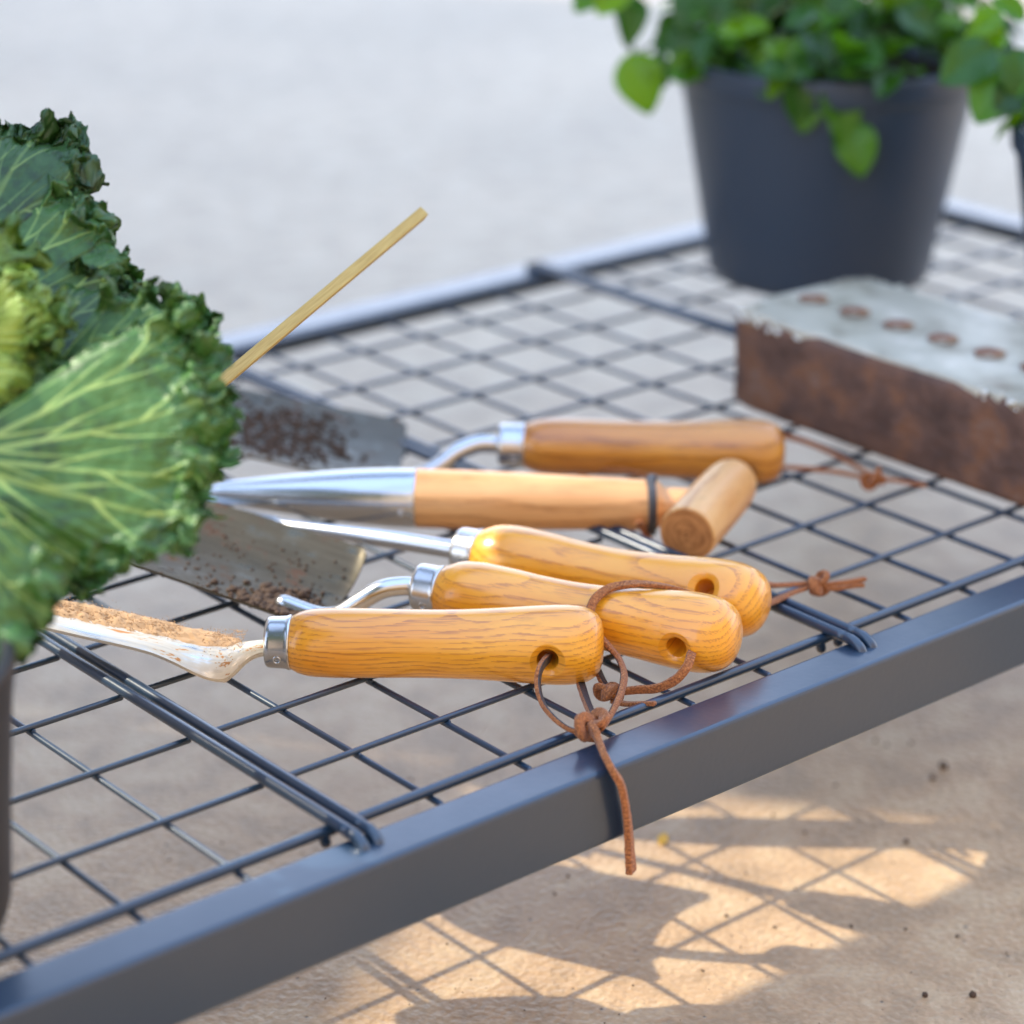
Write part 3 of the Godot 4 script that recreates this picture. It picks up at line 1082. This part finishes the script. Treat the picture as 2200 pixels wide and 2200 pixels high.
func back_trowel() -> void:
	var t := tool_node("hand_trowel", "hindmost trowel with amber wooden handle and soil-smeared grey scoop, brick behind", "hand trowel", Vector3(-2.516, 0, 2.636), -43.69)
	var prof := []
	for p in GRIP:
		prof.append([p[0], p[1] * 0.98])
	var tex := wood(prof, 640, 192, 90, Color8(204, 140, 44), Color8(178, 112, 28), Color8(112, 62, 20), 7.0, 0.5, Vector2(-2.8, -0.6))
	part("handle", handle_mesh(prof, 220, 128, 0.41, 0.40, 2.5, deg_to_rad(118)), varnish(tex), t)
	ferrule(t, 0.415, 0.41, 0.28)
	var line := spline([Vector3(-0.1, 0.412, 0), Vector3(-0.3, 0.415, 0.0), Vector3(-0.52, 0.43, 0.05), Vector3(-0.75, 0.36, 0.15), Vector3(-0.95, 0.23, 0.25), Vector3(-1.2, 0.11, 0.3), Vector3(-1.5, 0.08, 0.25)], 6)
	part("neck", tube(line, [0.1], 24), M.steel, t)
	var st := dirty_steel(29, 0.6, Color8(92, 66, 50), Color8(94, 90, 80), Color8(132, 130, 120))
	var blade := part("blade", scoop(-1.42, -5.0, 1.06, 0.26, 0.29, 0.2, 0.5), st, t)
	var g := SurfaceTool.new()
	for i in 420:
		var x := rng.randfn(-2.9, 0.45)
		var z := rng.randfn(-0.25, 0.38)
		if x > -1.6 or absf(z) > 0.9:
			continue
		var yb := 0.29 + 0.2 * (-1.42 - x) - 0.26 * (1.0 - pow(absf(z / 1.04), 2.2))
		lump(g, Vector3(x, yb + 0.012, z), rng.randf_range(0.012, 0.05))
	var s2 := part("soil", g.commit(), M.crumb, blade)
	s2.set_meta("kind", "stuff")
	cord(t, [[Vector3(-0.805, 0.300, 4.512), Vector3(-0.502, 0.160, 4.370), Vector3(-0.186, 0.140, 4.565), Vector3(0.103, 0.120, 4.870), Vector3(0.262, 0.100, 5.131), Vector3(0.306, 0.120, 5.410)],
		[Vector3(-0.25, 0.42, 4.2), Vector3(0.10, 0.33, 4.05), Vector3(0.40, 0.22, 4.18), Vector3(0.52, 0.150, 4.49), Vector3(0.48, 0.120, 4.915), Vector3(0.35, 0.120, 5.354)],
		[Vector3(0.299, 0.130, 5.416), Vector3(0.444, 0.120, 5.525), Vector3(0.582, 0.100, 5.680), Vector3(0.644, 0.100, 5.861)]], 0.045, [[0.3, 0.3], [0.3, 0.3], [0.2, 0.2]])
	knot(t, Vector3(0.291, 0.14, 5.422), 0.13, Vector3(0.7, 0.4, 1.2))


# ------------------------------------------------------------------ brick
func brick() -> void:
	var w := 2.42
	var l := 5.05
	var h := 1.17
	var at := Vector3(2.21, 0.04, 4.78)
	var t := thing("brick", "rough brown brick with pale glazed top and a row of round brown dots", "brick", P(at))
	var clay := std(Color(1, 1, 1), 0.9)
	var ct := fill(0.012, 5, 40, 512)
	var gr := Gradient.new()
	gr.offsets = PackedFloat32Array([0.0, 0.38, 0.55, 0.7, 1.0])
	gr.colors = PackedColorArray([Color8(72, 55, 49), Color8(92, 70, 61), Color8(106, 80, 68), Color8(120, 84, 62), Color8(122, 104, 98)])
	ct.color_ramp = gr
	clay.albedo_texture = ct
	clay.uv1_triplanar = true
	clay.uv1_scale = Vector3.ONE * 4.5
	clay.heightmap_enabled = true
	clay.heightmap_texture = fill(0.04, 4, 41, 512)
	clay.heightmap_scale = 0.12
	# outline with worn, uneven corners
	var nb := 260
	var rows := []
	for lev in [[0.0, -0.10], [0.03, -0.03], [0.1, 0.0], [0.3, 0.0], [0.55, 0.0], [0.8, 0.0], [0.97, 0.0], [1.08, -0.015], [1.15, -0.05], [1.17, -0.12]]:
		var row := PackedVector3Array()
		for k in nb + 1:
			var p := brick_outline(float(k % nb) / nb, w, l, lev[1])
			var n := 0.05 * noise.get_noise_3d(p.x * 2.2, float(lev[0]) * 3.0, p.y * 2.2) + 0.02 * noise.get_noise_3d(p.x * 9.0, float(lev[0]) * 9.0, p.y * 9.0)
			var q := p * (1.0 + n * 0.4)
			row.append(Vector3(q.x, lev[0] + 0.03 * noise.get_noise_2d(p.x * 4.0, p.y * 4.0) * float(lev[0]), q.y))
		rows.append(row)
	var top := PackedVector3Array()
	for k in nb + 1:
		top.append(Vector3(0, 1.16, 0))
	rows.append(top)
	part("clay_body", sheet(rows, true), clay, t)
	var glaze := std(Color(1, 1, 1), 0.36)
	var gt := fill(0.01, 4, 63, 512)
	var g2 := Gradient.new()
	g2.offsets = PackedFloat32Array([0.0, 0.3, 0.45, 0.75, 1.0])
	g2.colors = PackedColorArray([Color8(130, 120, 102), Color8(160, 155, 137), Color8(176, 172, 154), Color8(188, 184, 166), Color8(210, 204, 188)])
	gt.color_ramp = g2
	glaze.albedo_texture = gt
	glaze.uv1_triplanar = true
	glaze.uv1_scale = Vector3.ONE * 5.0
	glaze.heightmap_enabled = true
	glaze.heightmap_texture = fill(0.03, 4, 64, 256)
	glaze.heightmap_scale = 0.05
	# glaze that ends in a ragged broken lip
	var nr := 420
	var gl := []
	for lev in [[-0.02, 1.05], [0.0, 1.12], [-0.02, 1.19], [-0.06, 1.215], [-0.16, 1.212], [-0.5, 1.2], [-0.9, 1.2], [-1.15, 1.2]]:
		var row := PackedVector3Array()
		for k in nr + 1:
			var u := float(k % nr) / nr
			var c := brick_outline(u, w, l, -0.03)
			var rag := 0.09 * noise.get_noise_2d(cos(u * TAU) * 14.0, sin(u * TAU) * 14.0) + 0.06 * noise.get_noise_2d(cos(u * TAU) * 40.0, sin(u * TAU) * 40.0)
			var inw := minf(float(lev[0]) + (rag - 0.02) * (1.0 if float(lev[0]) > -0.2 else 0.2), 0.03)
			var p := brick_outline(u, w, l, inw - 0.03)
			if float(lev[0]) < -0.4:
				p = c * (1.0 + float(lev[0]) / 1.16)
			var yy := float(lev[1]) + (rag * 0.8 if float(lev[1]) < 1.15 else 0.25 * maxf(rag, -0.05) * (1.0 if float(lev[0]) > -0.1 else 0.0)) 
			row.append(Vector3(p.x, yy, p.y))
		gl.append(row)
	part("glazed_top", sheet(gl, true), glaze, t)
	var chips := SurfaceTool.new()
	for i in 28:
		var u := rng.randf_range(0.34, 0.66)
		var c := brick_outline(u, w, l, 0.0)
		lump(chips, Vector3(c.x + 0.01, 1.16 + rng.randf_range(-0.06, 0.05), c.y), rng.randf_range(0.012, 0.04))
	var chip := std(Color8(214, 218, 212), 0.22)
	part("chipped_edge", chips.commit(), chip, t).set_meta("kind", "stuff")
	var spot := std(Color8(112, 70, 48), 0.6)
	var spt := fill(0.02, 3, 70, 128)
	var g3 := Gradient.new()
	g3.offsets = PackedFloat32Array([0.0, 0.4, 0.62, 1.0])
	g3.colors = PackedColorArray([Color8(92, 56, 42), Color8(126, 80, 56), Color8(140, 96, 60), Color8(176, 178, 168)])
	spt.color_ramp = g3
	spot.albedo_color = Color(1, 1, 1)
	spot.albedo_texture = spt
	spot.uv1_triplanar = true
	spot.uv1_scale = Vector3.ONE * 22.0
	var zs := [2.72, 3.40, 4.10, 4.79, 5.49, 6.17, 6.85]
	for i in zs.size():
		var disc := []
		for a in 8:
			var row := PackedVector3Array()
			for k in 33:
				var th := TAU * (k % 32) / 32
				var r := 0.19 * a / 7.0 * (1.0 + 0.08 * noise.get_noise_2d(cos(th) * 1.5 + i * 5.0, sin(th) * 1.5))
				row.append(Vector3(cos(th) * r, -0.012 * cos(a / 7.0 * PI / 2), sin(th) * r))
			disc.append(row)
		var o := part("round_dot", sheet(disc, true, [], true), spot, t)
		o.position = Vector3(2.08 - at.x, 1.23, zs[i] - at.z) * U


func brick_outline(u: float, w: float, l: float, grow: float) -> Vector2:
	var a := u * TAU
	var hw := w / 2 + grow
	var hl := l / 2 + grow
	var c := cos(a)
	var s := sin(a)
	var e := 0.2   # superellipse: square sides, worn corners
	return Vector2(signf(c) * pow(absf(c), e) * hw, signf(s) * pow(absf(s), e) * hl)


# ------------------------------------------------------------------ pots and plants
func pot_mesh(rb: float, rt: float, h: float) -> ArrayMesh:
	var prof := [[0.02, 0.0], [0.02, rb - 0.35], [0.0, rb - 0.3], [0.0, rb - 0.16], [0.03, rb - 0.07], [0.10, rb - 0.015], [0.2, rb + 0.012], [h * 0.5, lerpf(rb, rt, 0.48)], [h - 0.42, lerpf(rb, rt, 0.86)], [h - 0.4, lerpf(rb, rt, 0.875)], [h - 0.36, rt - 0.035], [h - 0.32, rt - 0.005], [h - 0.07, rt + 0.02], [h - 0.02, rt + 0.012], [h, rt - 0.02], [h, rt - 0.06], [h - 0.03, rt - 0.085], [h - 0.45, rt - 0.16], [h - 0.46, 0.0]]
	var rows := []
	for p in prof:
		var row := PackedVector3Array()
		for k in 97:
			var th := TAU * k / 96
			row.append(Vector3(cos(th) * p[1], p[0], sin(th) * p[1]))
		rows.append(row)
	return sheet(rows, true, [], false)


func soil_disc(r: float, y: float) -> ArrayMesh:
	var rows := []
	for i in 14:
		var row := PackedVector3Array()
		for k in 49:
			var th := TAU * (k % 48) / 48
			var rr := r * i / 13.0
			row.append(Vector3(cos(th) * rr, y + 0.09 * noise.get_noise_2d(cos(th) * rr * 4.0, sin(th) * rr * 4.0), sin(th) * rr))
		rows.append(row)
	return sheet(rows, true, [], true)


# a curly kale leaf in its own axes: y along the midrib, z out of the upper face
func kale_leaf(radius: float, spread: float, seed_: int, curl: float, cup: float, na: int, nt: int, droop := 0.34) -> ArrayMesh:
	var rows := []
	var uvs := []
	for it in nt + 1:
		var t := pow(float(it) / nt, 0.8)
		var row := PackedVector3Array()
		var uv := PackedVector2Array()
		var e := smoothstep(0.6, 1.0, t)
		var e2 := smoothstep(0.74, 0.98, t)
		var e3 := smoothstep(0.86, 1.0, t)
		for ia in na + 1:
			var a := lerpf(-1.0, 1.0, float(ia) / na)
			var ang := a * spread
			var arc := radius * ang
			var lobes := 1.0 + 0.07 * noise.get_noise_2d(ang * 2.6, seed_) + 0.04 * noise.get_noise_2d(ang * 9.0, seed_ + 5.0)
			if droop > 0.5:   # the broad front leaf: full above, short below
				lobes *= 0.88 - 0.50 * pow(a, 0.75) if a > 0.0 else 0.88 + 0.13 * pow(-a, 0.6)
				lobes *= 1.0 - 0.3 * smoothstep(0.9, 1.0, absf(a))
			else:
				lobes *= 1.0 - droop * pow(absf(a), 1.6)
			var teeth := 1.0 + e3 * (0.03 * noise.get_noise_2d(arc * 6.0, seed_ + 9.0) + 0.022 * noise.get_noise_2d(arc * 16.0, seed_ + 3.0))
			var rr := radius * lobes * t * teeth
			var w1 := arc * TAU / 0.85 + 2.2 * noise.get_noise_2d(arc * 0.9, seed_ + 2.0)
			var w2 := arc * TAU / 0.36 + 2.6 * noise.get_noise_2d(arc * 2.0, seed_ + 4.0)
			var w3 := arc * TAU / 0.15 + 2.5 * noise.get_noise_2d(arc * 4.0, seed_ + 6.0)
			var amp := 0.7 + 0.6 * noise.get_noise_2d(arc * 1.3, seed_ + 12.0)
			var bx := sin(ang) * rr
			var by := cos(ang) * rr
			var z := cup * t * t + 0.05 * noise.get_noise_3d(bx * 0.9, by * 0.9, seed_)
			z += curl * 0.22 * e * noise.get_noise_3d(bx * 1.7, by * 1.7, seed_ + 2.0)
			z += curl * 0.24 * e2 * amp * noise.get_noise_3d(bx * 4.2, by * 4.2, seed_ + 4.0)
			z += curl * (0.05 * e2 * amp * sin(w2 + 5.0 * t) + 0.10 * e3 * noise.get_noise_3d(bx * 11.0, by * 11.0, seed_ + 6.0) + 0.025 * e3 * sin(w3 + 9.0 * t))
			z -= 0.05 * exp(-pow(ang * t * radius / 0.10, 2.0)) * (1.0 - t)
			var dr := curl * (0.16 * e2 * noise.get_noise_3d(bx * 3.6, by * 3.6, seed_ + 8.0) + 0.05 * e3 * noise.get_noise_3d(bx * 10.0, by * 10.0, seed_ + 9.0)) - 0.04 * e2 * curl
			var dt := curl * (0.14 * e2 * noise.get_noise_3d(bx * 4.0, by * 4.0, seed_ + 10.0) + 0.04 * e3 * noise.get_noise_3d(bx * 11.0, by * 11.0, seed_ + 11.0))
			var x := sin(ang) * (rr + dr) + cos(ang) * dt
			var y := cos(ang) * (rr + dr) - sin(ang) * dt
			row.append(Vector3(x, y, z))
			uv.append(Vector2(0.5 + 0.49 * t * sin(ang), 0.5 - 0.49 * t * cos(ang)))
		rows.append(row)
		uvs.append(uv)
	return sheet(rows, false, uvs, false)


func kale(at: Vector3) -> void:
	var t := thing("potted_kale", "large curly green kale with pale veins in a dark pot", "kale plant", P(at))
	part("pot", pot_mesh(1.5, 1.66, 2.3), M.dark_pot, t)
	part("soil", soil_disc(1.5, 1.95), M.soil, t)
	part("stalk", tube(spline([Vector3(0, 2.3, 0), Vector3(0.1, 2.9, -0.1), Vector3(0.2, 3.6, -0.2)], 5), [0.28, 0.22, 0.16], 14), M.bamboo, t)
	var greens := leaf_picture(768, 3, Color8(86, 126, 62), Color8(196, 210, 138), Color8(76, 116, 72))
	var yellows := leaf_picture(384, 8, Color8(160, 178, 88), Color8(214, 222, 150), Color8(84, 120, 60))
	var back := Color(0.34, 0.46, 0.10)
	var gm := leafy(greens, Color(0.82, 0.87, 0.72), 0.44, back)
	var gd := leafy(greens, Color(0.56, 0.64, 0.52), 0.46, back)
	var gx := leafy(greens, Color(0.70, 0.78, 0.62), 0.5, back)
	var gy := leafy(yellows, Color(0.66, 0.76, 0.56), 0.5, back)
	var ym := leafy(yellows, Color(0.95, 1.0, 0.85), 0.5, Color(0.5, 0.55, 0.2))
	# [base as sight direction and depth, turn in the picture plane (deg from up, clockwise), lean towards viewer, radius, spread, curl, cup, material, fineness]
	var list := [
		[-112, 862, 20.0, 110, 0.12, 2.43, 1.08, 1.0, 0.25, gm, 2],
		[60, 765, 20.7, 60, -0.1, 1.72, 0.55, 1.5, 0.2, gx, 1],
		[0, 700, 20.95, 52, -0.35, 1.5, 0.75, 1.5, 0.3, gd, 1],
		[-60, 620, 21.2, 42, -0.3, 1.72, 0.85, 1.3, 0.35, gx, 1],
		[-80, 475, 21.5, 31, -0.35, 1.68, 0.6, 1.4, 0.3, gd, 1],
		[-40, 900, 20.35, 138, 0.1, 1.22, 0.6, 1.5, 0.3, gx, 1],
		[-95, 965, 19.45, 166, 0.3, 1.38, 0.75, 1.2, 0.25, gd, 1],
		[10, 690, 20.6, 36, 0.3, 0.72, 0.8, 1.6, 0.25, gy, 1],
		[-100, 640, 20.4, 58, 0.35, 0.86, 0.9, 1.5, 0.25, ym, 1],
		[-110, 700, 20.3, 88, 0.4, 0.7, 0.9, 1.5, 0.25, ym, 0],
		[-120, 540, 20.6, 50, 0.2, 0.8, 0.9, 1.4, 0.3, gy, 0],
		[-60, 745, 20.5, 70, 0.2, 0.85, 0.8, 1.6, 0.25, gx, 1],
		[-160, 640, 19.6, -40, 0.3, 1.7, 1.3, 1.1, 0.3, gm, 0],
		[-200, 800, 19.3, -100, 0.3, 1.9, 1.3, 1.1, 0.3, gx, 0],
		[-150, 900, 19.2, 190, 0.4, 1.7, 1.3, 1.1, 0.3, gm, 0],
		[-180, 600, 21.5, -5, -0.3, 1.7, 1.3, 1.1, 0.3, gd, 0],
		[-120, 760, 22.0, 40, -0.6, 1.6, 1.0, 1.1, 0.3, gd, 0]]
	var i := 0
	for e in list:
		i += 1
		var b: Vector3 = uw([[e[0], e[1], e[2]]])[0]
		var a := deg_to_rad(e[3])
		var lean: float = e[4]
		var along := (RIGHT * sin(a) + UPW * cos(a) + TOWARD * lean).normalized()
		var out := (TOWARD + Vector3(0, 0.25, 0) - along * lean * 0.6)
		out = (out - along * out.dot(along)).normalized()
		var side := along.cross(out).normalized()
		var na: int = [150, 340, 560][e[10]]
		var nt: int = [30, 52, 80][e[10]]
		var o := part("leaf", kale_leaf(e[5], e[6], i * 17, e[7], -float(e[8]), na, nt, 0.62 if i == 1 else 0.3), e[9], t)
		o.transform = Transform3D(Basis(side, along, out), P(b) - P(at))


func stake() -> void:
	var a := uw([[-70, 1128, 20.9]])[0] as Vector3
	var b := uw([[795, 402, 25.0]])[0] as Vector3
	var d := (b - a).normalized()
	var o := part("plant_stake", round_box(Vector3((b - a).length(), 0.115, 0.11), 0.010, 2), M.bamboo, self)
	var z := d.cross(Vector3.UP).normalized()
	o.transform = Transform3D(Basis(d, z.cross(d), z).rotated(d, 0.75), P((a + b) / 2))
	var grain := fill(0.05, 3, 91, 256)
	var gr := Gradient.new()
	gr.set_color(0, Color8(160, 134, 66))
	gr.set_color(1, Color8(190, 168, 98))
	grain.color_ramp = gr
	var m := std(Color(1, 1, 1), 0.55)
	m.albedo_texture = grain
	m.uv1_triplanar = true
	m.uv1_scale = Vector3(4, 90, 90)
	o.material_override = m
	tag(o, "thin square yellowish wooden stake slanting up out of the kale pot", "plant stake")


# a smooth pointed-oval leaf, y from base to tip, unit length
func oval_leaf(fold: float, droop: float, wide: float, notch: float) -> ArrayMesh:
	var rows := []
	for i in 15:
		var t := i / 14.0
		var w := wide * 0.5 * pow(sin(PI * pow(t, 0.86)), 0.72) * (1.0 - 0.12 * t)
		var row := PackedVector3Array()
		for j in 11:
			var s := lerpf(-1.0, 1.0, j / 10.0)
			row.append(Vector3(s * w, t, absf(s) * w * fold - droop * t * t + 0.03 * sin(t * 9.0 + s * 2.0) * absf(s) + notch * 0.02 * sin(t * 40.0) * s * s))
		rows.append(row)
	return sheet(rows, false)


func lay_leaf(parent: Node3D, mesh: Mesh, mat: Material, base: Vector3, tip: Vector3, facing: Vector3, origin: Vector3) -> void:
	var along := tip - base
	var n := along.length()
	along /= n
	var out := (facing - along * facing.dot(along)).normalized()
	var o := part("leaf", mesh, mat, parent)
	o.transform = Transform3D(Basis(along.cross(out).normalized() * n, along * n, out * n), P(base) - P(origin))


func plant_pots() -> void:
	var meshes := [oval_leaf(0.3, 0.14, 0.82, 0.6), oval_leaf(0.5, 0.24, 0.72, 0.6), oval_leaf(0.18, 0.32, 0.86, 0.6), oval_leaf(0.65, 0.2, 0.6, 0.6)]
	var mats := []
	for c in [Color(0.052, 0.16, 0.006), Color(0.022, 0.080, 0.008), Color(0.10, 0.23, 0.004), Color(0.014, 0.050, 0.006), Color(0.12, 0.26, 0.004)]:
		var m := std((c as Color).linear_to_srgb(), 0.3)
		m.metallic_specular = 0.38
		m.backlight_enabled = true
		m.backlight = (c as Color).linear_to_srgb().lerp(Color(0.4, 0.5, 0.02), 0.25)
		m.heightmap_enabled = true
		m.heightmap_texture = fill(0.03, 2, 55, 128)
		m.heightmap_scale = 0.04
		m.uv1_triplanar = true
		m.uv1_scale = Vector3.ONE * 30.0
		mats.append(m)
	var stem := std(Color(0.10, 0.13, 0.03).linear_to_srgb(), 0.6)
	var at := Vector3(6.0, 0.06, -0.83)
	var t := thing("potted_plant", "dark blue-grey pot with round-leaved trailing plant, behind the brick", "potted plant", P(at), 0.0, "dark pots with leafy plants")
	part("pot", pot_mesh(1.58, 2.11, 3.2), M.pot, t)
	part("soil", soil_disc(1.88, 2.85), M.soil, t)
	var heroes := [[Vector3(4.865, 3.255, -0.220), Vector3(4.250, 3.363, -0.587), 2], [Vector3(4.881, 3.255, -0.206), Vector3(5.333, 3.407, 0.309), 0], [Vector3(4.767, 3.133, -0.168), Vector3(4.487, 2.439, 0.117), 0], [Vector3(4.966, 3.045, 0.116), Vector3(4.824, 2.322, 0.587), 0], [Vector3(5.093, 2.539, 0.419), Vector3(4.888, 1.949, 0.765), 0], [Vector3(5.303, 3.103, 0.089), Vector3(5.379, 2.705, 0.522), 1], [Vector3(3.859, 2.969, -1.913), Vector3(4.315, 3.137, -1.401), 0], [Vector3(3.594, 3.238, -2.278), Vector3(3.450, 2.542, -1.824), 2], [Vector3(3.788, 3.164, -2.216), Vector3(3.814, 2.831, -1.808), 1], [Vector3(3.877, 3.945, -2.691), Vector3(3.643, 3.329, -2.355), 1], [Vector3(3.518, 4.201, -2.705), Vector3(2.969, 3.877, -2.790), 0], [Vector3(3.644, 4.220, -2.467), Vector3(3.122, 3.790, -2.473), 4], [Vector3(4.369, 3.656, -2.263), Vector3(4.010, 3.344, -2.192), 1], [Vector3(4.362, 3.559, -1.936), Vector3(4.046, 2.980, -1.689), 1], [Vector3(6.583, 4.266, 0.283), Vector3(6.040, 3.693, 0.335), 0], [Vector3(6.016, 4.197, -0.161), Vector3(6.145, 3.693, 0.320), 2], [Vector3(4.842, 4.157, -1.418), Vector3(4.250, 3.580, -1.406), 1], [Vector3(4.917, 4.278, -0.994), Vector3(4.362, 3.639, -1.023), 3], [Vector3(5.428, 4.231, -0.396), Vector3(4.946, 3.562, -0.294), 1], [Vector3(4.597, 4.120, -1.889), Vector3(4.021, 3.607, -1.897), 1]]
	var k := 0
	for h in heroes:
		k += 1
		lay_leaf(t, meshes[k % 3], mats[h[2]], h[0] + TOWARD * 0.5, h[1] + TOWARD * 0.5, TOWARD + Vector3(0, 0.35, 0) + RIGHT * (0.4 * sin(k * 2.1)), at)
	for s in [[Vector3(4.9, 3.26, -0.2), Vector3(5.4, 3.5, -0.6)], [Vector3(3.6, 3.25, -2.28), Vector3(4.6, 3.5, -1.7)], [Vector3(3.88, 3.95, -2.69), Vector3(3.62, 3.26, -2.27)], [Vector3(3.88, 3.95, -2.69), Vector3(4.9, 4.2, -1.7)], [Vector3(4.97, 3.05, 0.1), Vector3(5.3, 3.4, -0.4)]]:
		var a: Vector3 = s[0] - at
		var b: Vector3 = s[1] - at
		part("stem", tube(spline([a, (a + b) / 2 + Vector3(0, 0.15, 0), b], 5), [0.028], 8), stem, t)
	foliage(t, at, Vector3(0, 3.05, 0), 2.15, 1.9, 270, meshes, mats, stem, 101)
	var at2 := Vector3(6.16, 0.06, 4.95)
	var t2 := thing("potted_plant", "dark pot cut off by the right edge, leaves hanging over its rim", "potted plant", P(at2), 0.0, "dark pots with leafy plants")
	part("pot", pot_mesh(1.53, 2.06, 3.15), M.pot, t2)
	part("soil", soil_disc(1.88, 2.85), M.soil, t2)
	var h2 := [[Vector3(4.535, 4.125, 3.280), Vector3(3.806, 3.792, 3.048)], [Vector3(4.920, 4.248, 3.118), Vector3(4.297, 4.063, 2.899)], [Vector3(4.598, 4.025, 3.527), Vector3(3.949, 3.425, 3.502)], [Vector3(4.531, 3.806, 3.727), Vector3(4.083, 3.508, 3.714)], [Vector3(4.951, 4.409, 3.343), Vector3(4.650, 4.737, 3.127)], [Vector3(4.519, 4.185, 3.658), Vector3(4.281, 3.620, 3.964)], [Vector3(4.932, 4.492, 3.001), Vector3(4.476, 4.276, 2.939)]]
	for h in h2:
		k += 1
		lay_leaf(t2, meshes[k % 3], mats[[0, 1, 2, 0, 3][k % 5]], h[0], h[1], TOWARD + Vector3(0, 0.6, 0) + RIGHT * (0.3 * sin(k * 2.1)), at2)
	foliage(t2, at2, Vector3(0, 3.15, 0), 1.9, 1.5, 130, meshes, mats, stem, 202)


func foliage(t: Node3D, at: Vector3, mid: Vector3, wide: float, tall: float, count: int, meshes: Array, mats: Array, stem: Material, seed_: int) -> void:
	var r := RandomNumberGenerator.new()
	r.seed = seed_
	var stems := []
	for i in 26:
		var a := TAU * i / 26.0 + r.randf_range(-0.1, 0.1)
		var reach := wide * r.randf_range(0.35, 0.95)
		var high := tall * r.randf_range(0.35, 1.0)
		stems.append(tube(spline([mid + Vector3(cos(a) * 0.3, -0.25, sin(a) * 0.3), mid + Vector3(cos(a) * reach * 0.5, high * 0.8, sin(a) * reach * 0.5), mid + Vector3(cos(a) * reach, high * 0.85, sin(a) * reach)], 5), [0.035, 0.025, 0.018], 6))
	var so := part("stems", joined(stems), stem, t)
	so.set_meta("kind", "stuff")
	for i in count:
		var a := r.randf() * TAU
		var q := sqrt(r.randf())
		var c := mid + Vector3(cos(a) * wide * q, tall * (1.05 - 0.75 * q * q) * r.randf_range(0.15, 1.0), sin(a) * wide * q)
		var outw := Vector3(cos(a), 0.0, sin(a))
		var dir := (outw * r.randf_range(0.3, 1.0) + Vector3(r.randf_range(-0.7, 0.7), r.randf_range(-0.75, 0.4), r.randf_range(-0.7, 0.7))).normalized()
		var n := r.randf_range(0.4, 0.72)
		lay_leaf(t, meshes[r.randi() % meshes.size()], mats[[0, 1, 1, 3, 3, 2, 0][r.randi() % 7]], c + at, c + at + dir * n, Vector3(0, 1, 0) + outw * r.randf_range(0.0, 1.1) + Vector3(r.randf_range(-0.5, 0.5), 0, r.randf_range(-0.5, 0.5)), at)


# ------------------------------------------------------------------ small things on the ground, and unseen light helpers added outside the frame
func litter() -> void:
	var st := SurfaceTool.new()
	for i in 420:
		var p := Vector3(rng.randf_range(-9.0, 6.0), -DECK, rng.randf_range(2.0, 13.0))
		lump(st, p + Vector3(0, DECK + 0.004, 0), 0.006 + 0.018 * pow(rng.randf(), 4.0))
	var o := part("grit", st.commit(), std(Color(0.10, 0.07, 0.05).linear_to_srgb(), 1.0), self)
	o.set_meta("kind", "stuff")
	o.set_meta("label", "specks of dark grit scattered over the patio")
	var pm := []
	for i in 3:
		var s2 := SurfaceTool.new()
		lump(s2, Vector3.ZERO, 0.042)
		pm.append(s2.commit())
	var spots := [[0.62, 6.437, 1.3], [-1.05, 7.349, 0.8], [0.297, 6.557, 1.0], [-3.214, 9.502, 0.8], [-2.857, 9.801, 1.1], [-3.647, 7.195, 0.6]]
	for i in spots.size():
		var s: Array = spots[i]
		var c := part("pebble", pm[i % 3], M.crumb, self)
		c.position = P(Vector3(s[0], -DECK + 0.02, s[1]))
		c.scale = Vector3.ONE * float(s[2])
		tag(c, "small dark crumb of earth lying loose on the pale patio", "crumb", "dark crumbs on the patio")
	var leaf := part("leaf_scrap", oval_leaf(0.2, 0.1, 0.4, 0.0), std(Color(0.75, 0.42, 0.03).linear_to_srgb(), 0.6), self)
	leaf.transform = Transform3D(Basis(Vector3(0.5, 0, 0.6), Vector3(0.25, 0.02, -0.2), Vector3(0, 1, 0)).orthonormalized().scaled(Vector3.ONE * 0.3), P(Vector3(-3.15, -DECK + 0.02, 5.7)))
	tag(leaf, "tiny yellow scrap of leaf on the patio below the front rail", "leaf")


func light_helpers() -> void:
	# an unseen added wall and shed at left keep sun off the patio behind
	var s := Vector3(-0.5784, 0, -0.8157)
	var l := Vector3(0.8157, 0, -0.5784)
	var far := 40.0
	for e in [["shade_wall", -34.0, -4.65, 38.5, 4.0], ["shade_block", -4.6, 44.0, 53.0, 30.0]]:
		var mid: float = (float(e[1]) + float(e[2])) / 2
		var b := BoxMesh.new()
		b.size = Vector3(float(e[2]) - float(e[1]), e[3], e[4]) * U
		var o := part(e[0], b, std(Color(0.42, 0.36, 0.30).linear_to_srgb(), 0.9), self)
		o.basis = Basis(l, Vector3.UP, -s)
		o.position = Vector3(0, 0, 0) + (s * (far + float(e[4]) / 2) + l * mid) * U + Vector3(0, float(e[3]) / 2 * U, 0)
		tag(o, "unseen wall added left of the rack to keep sun off" if e[0] == "shade_wall" else "tall unseen shed wall behind the left of the patio", "wall" if e[0] == "shade_wall" else "blocker")
	# unseen house added behind the viewer for warm fill
	var b := BoxMesh.new()
	b.size = Vector3(150, 62, 6) * U
	var reflector := part("fill_wall", b, std(Color(0.50, 0.40, 0.30).linear_to_srgb(), 0.9), self)
	reflector.position = Vector3(-15.0, 31.0, 56.0) * U
	tag(reflector, "unseen beige house wall behind the viewer", "reflector")
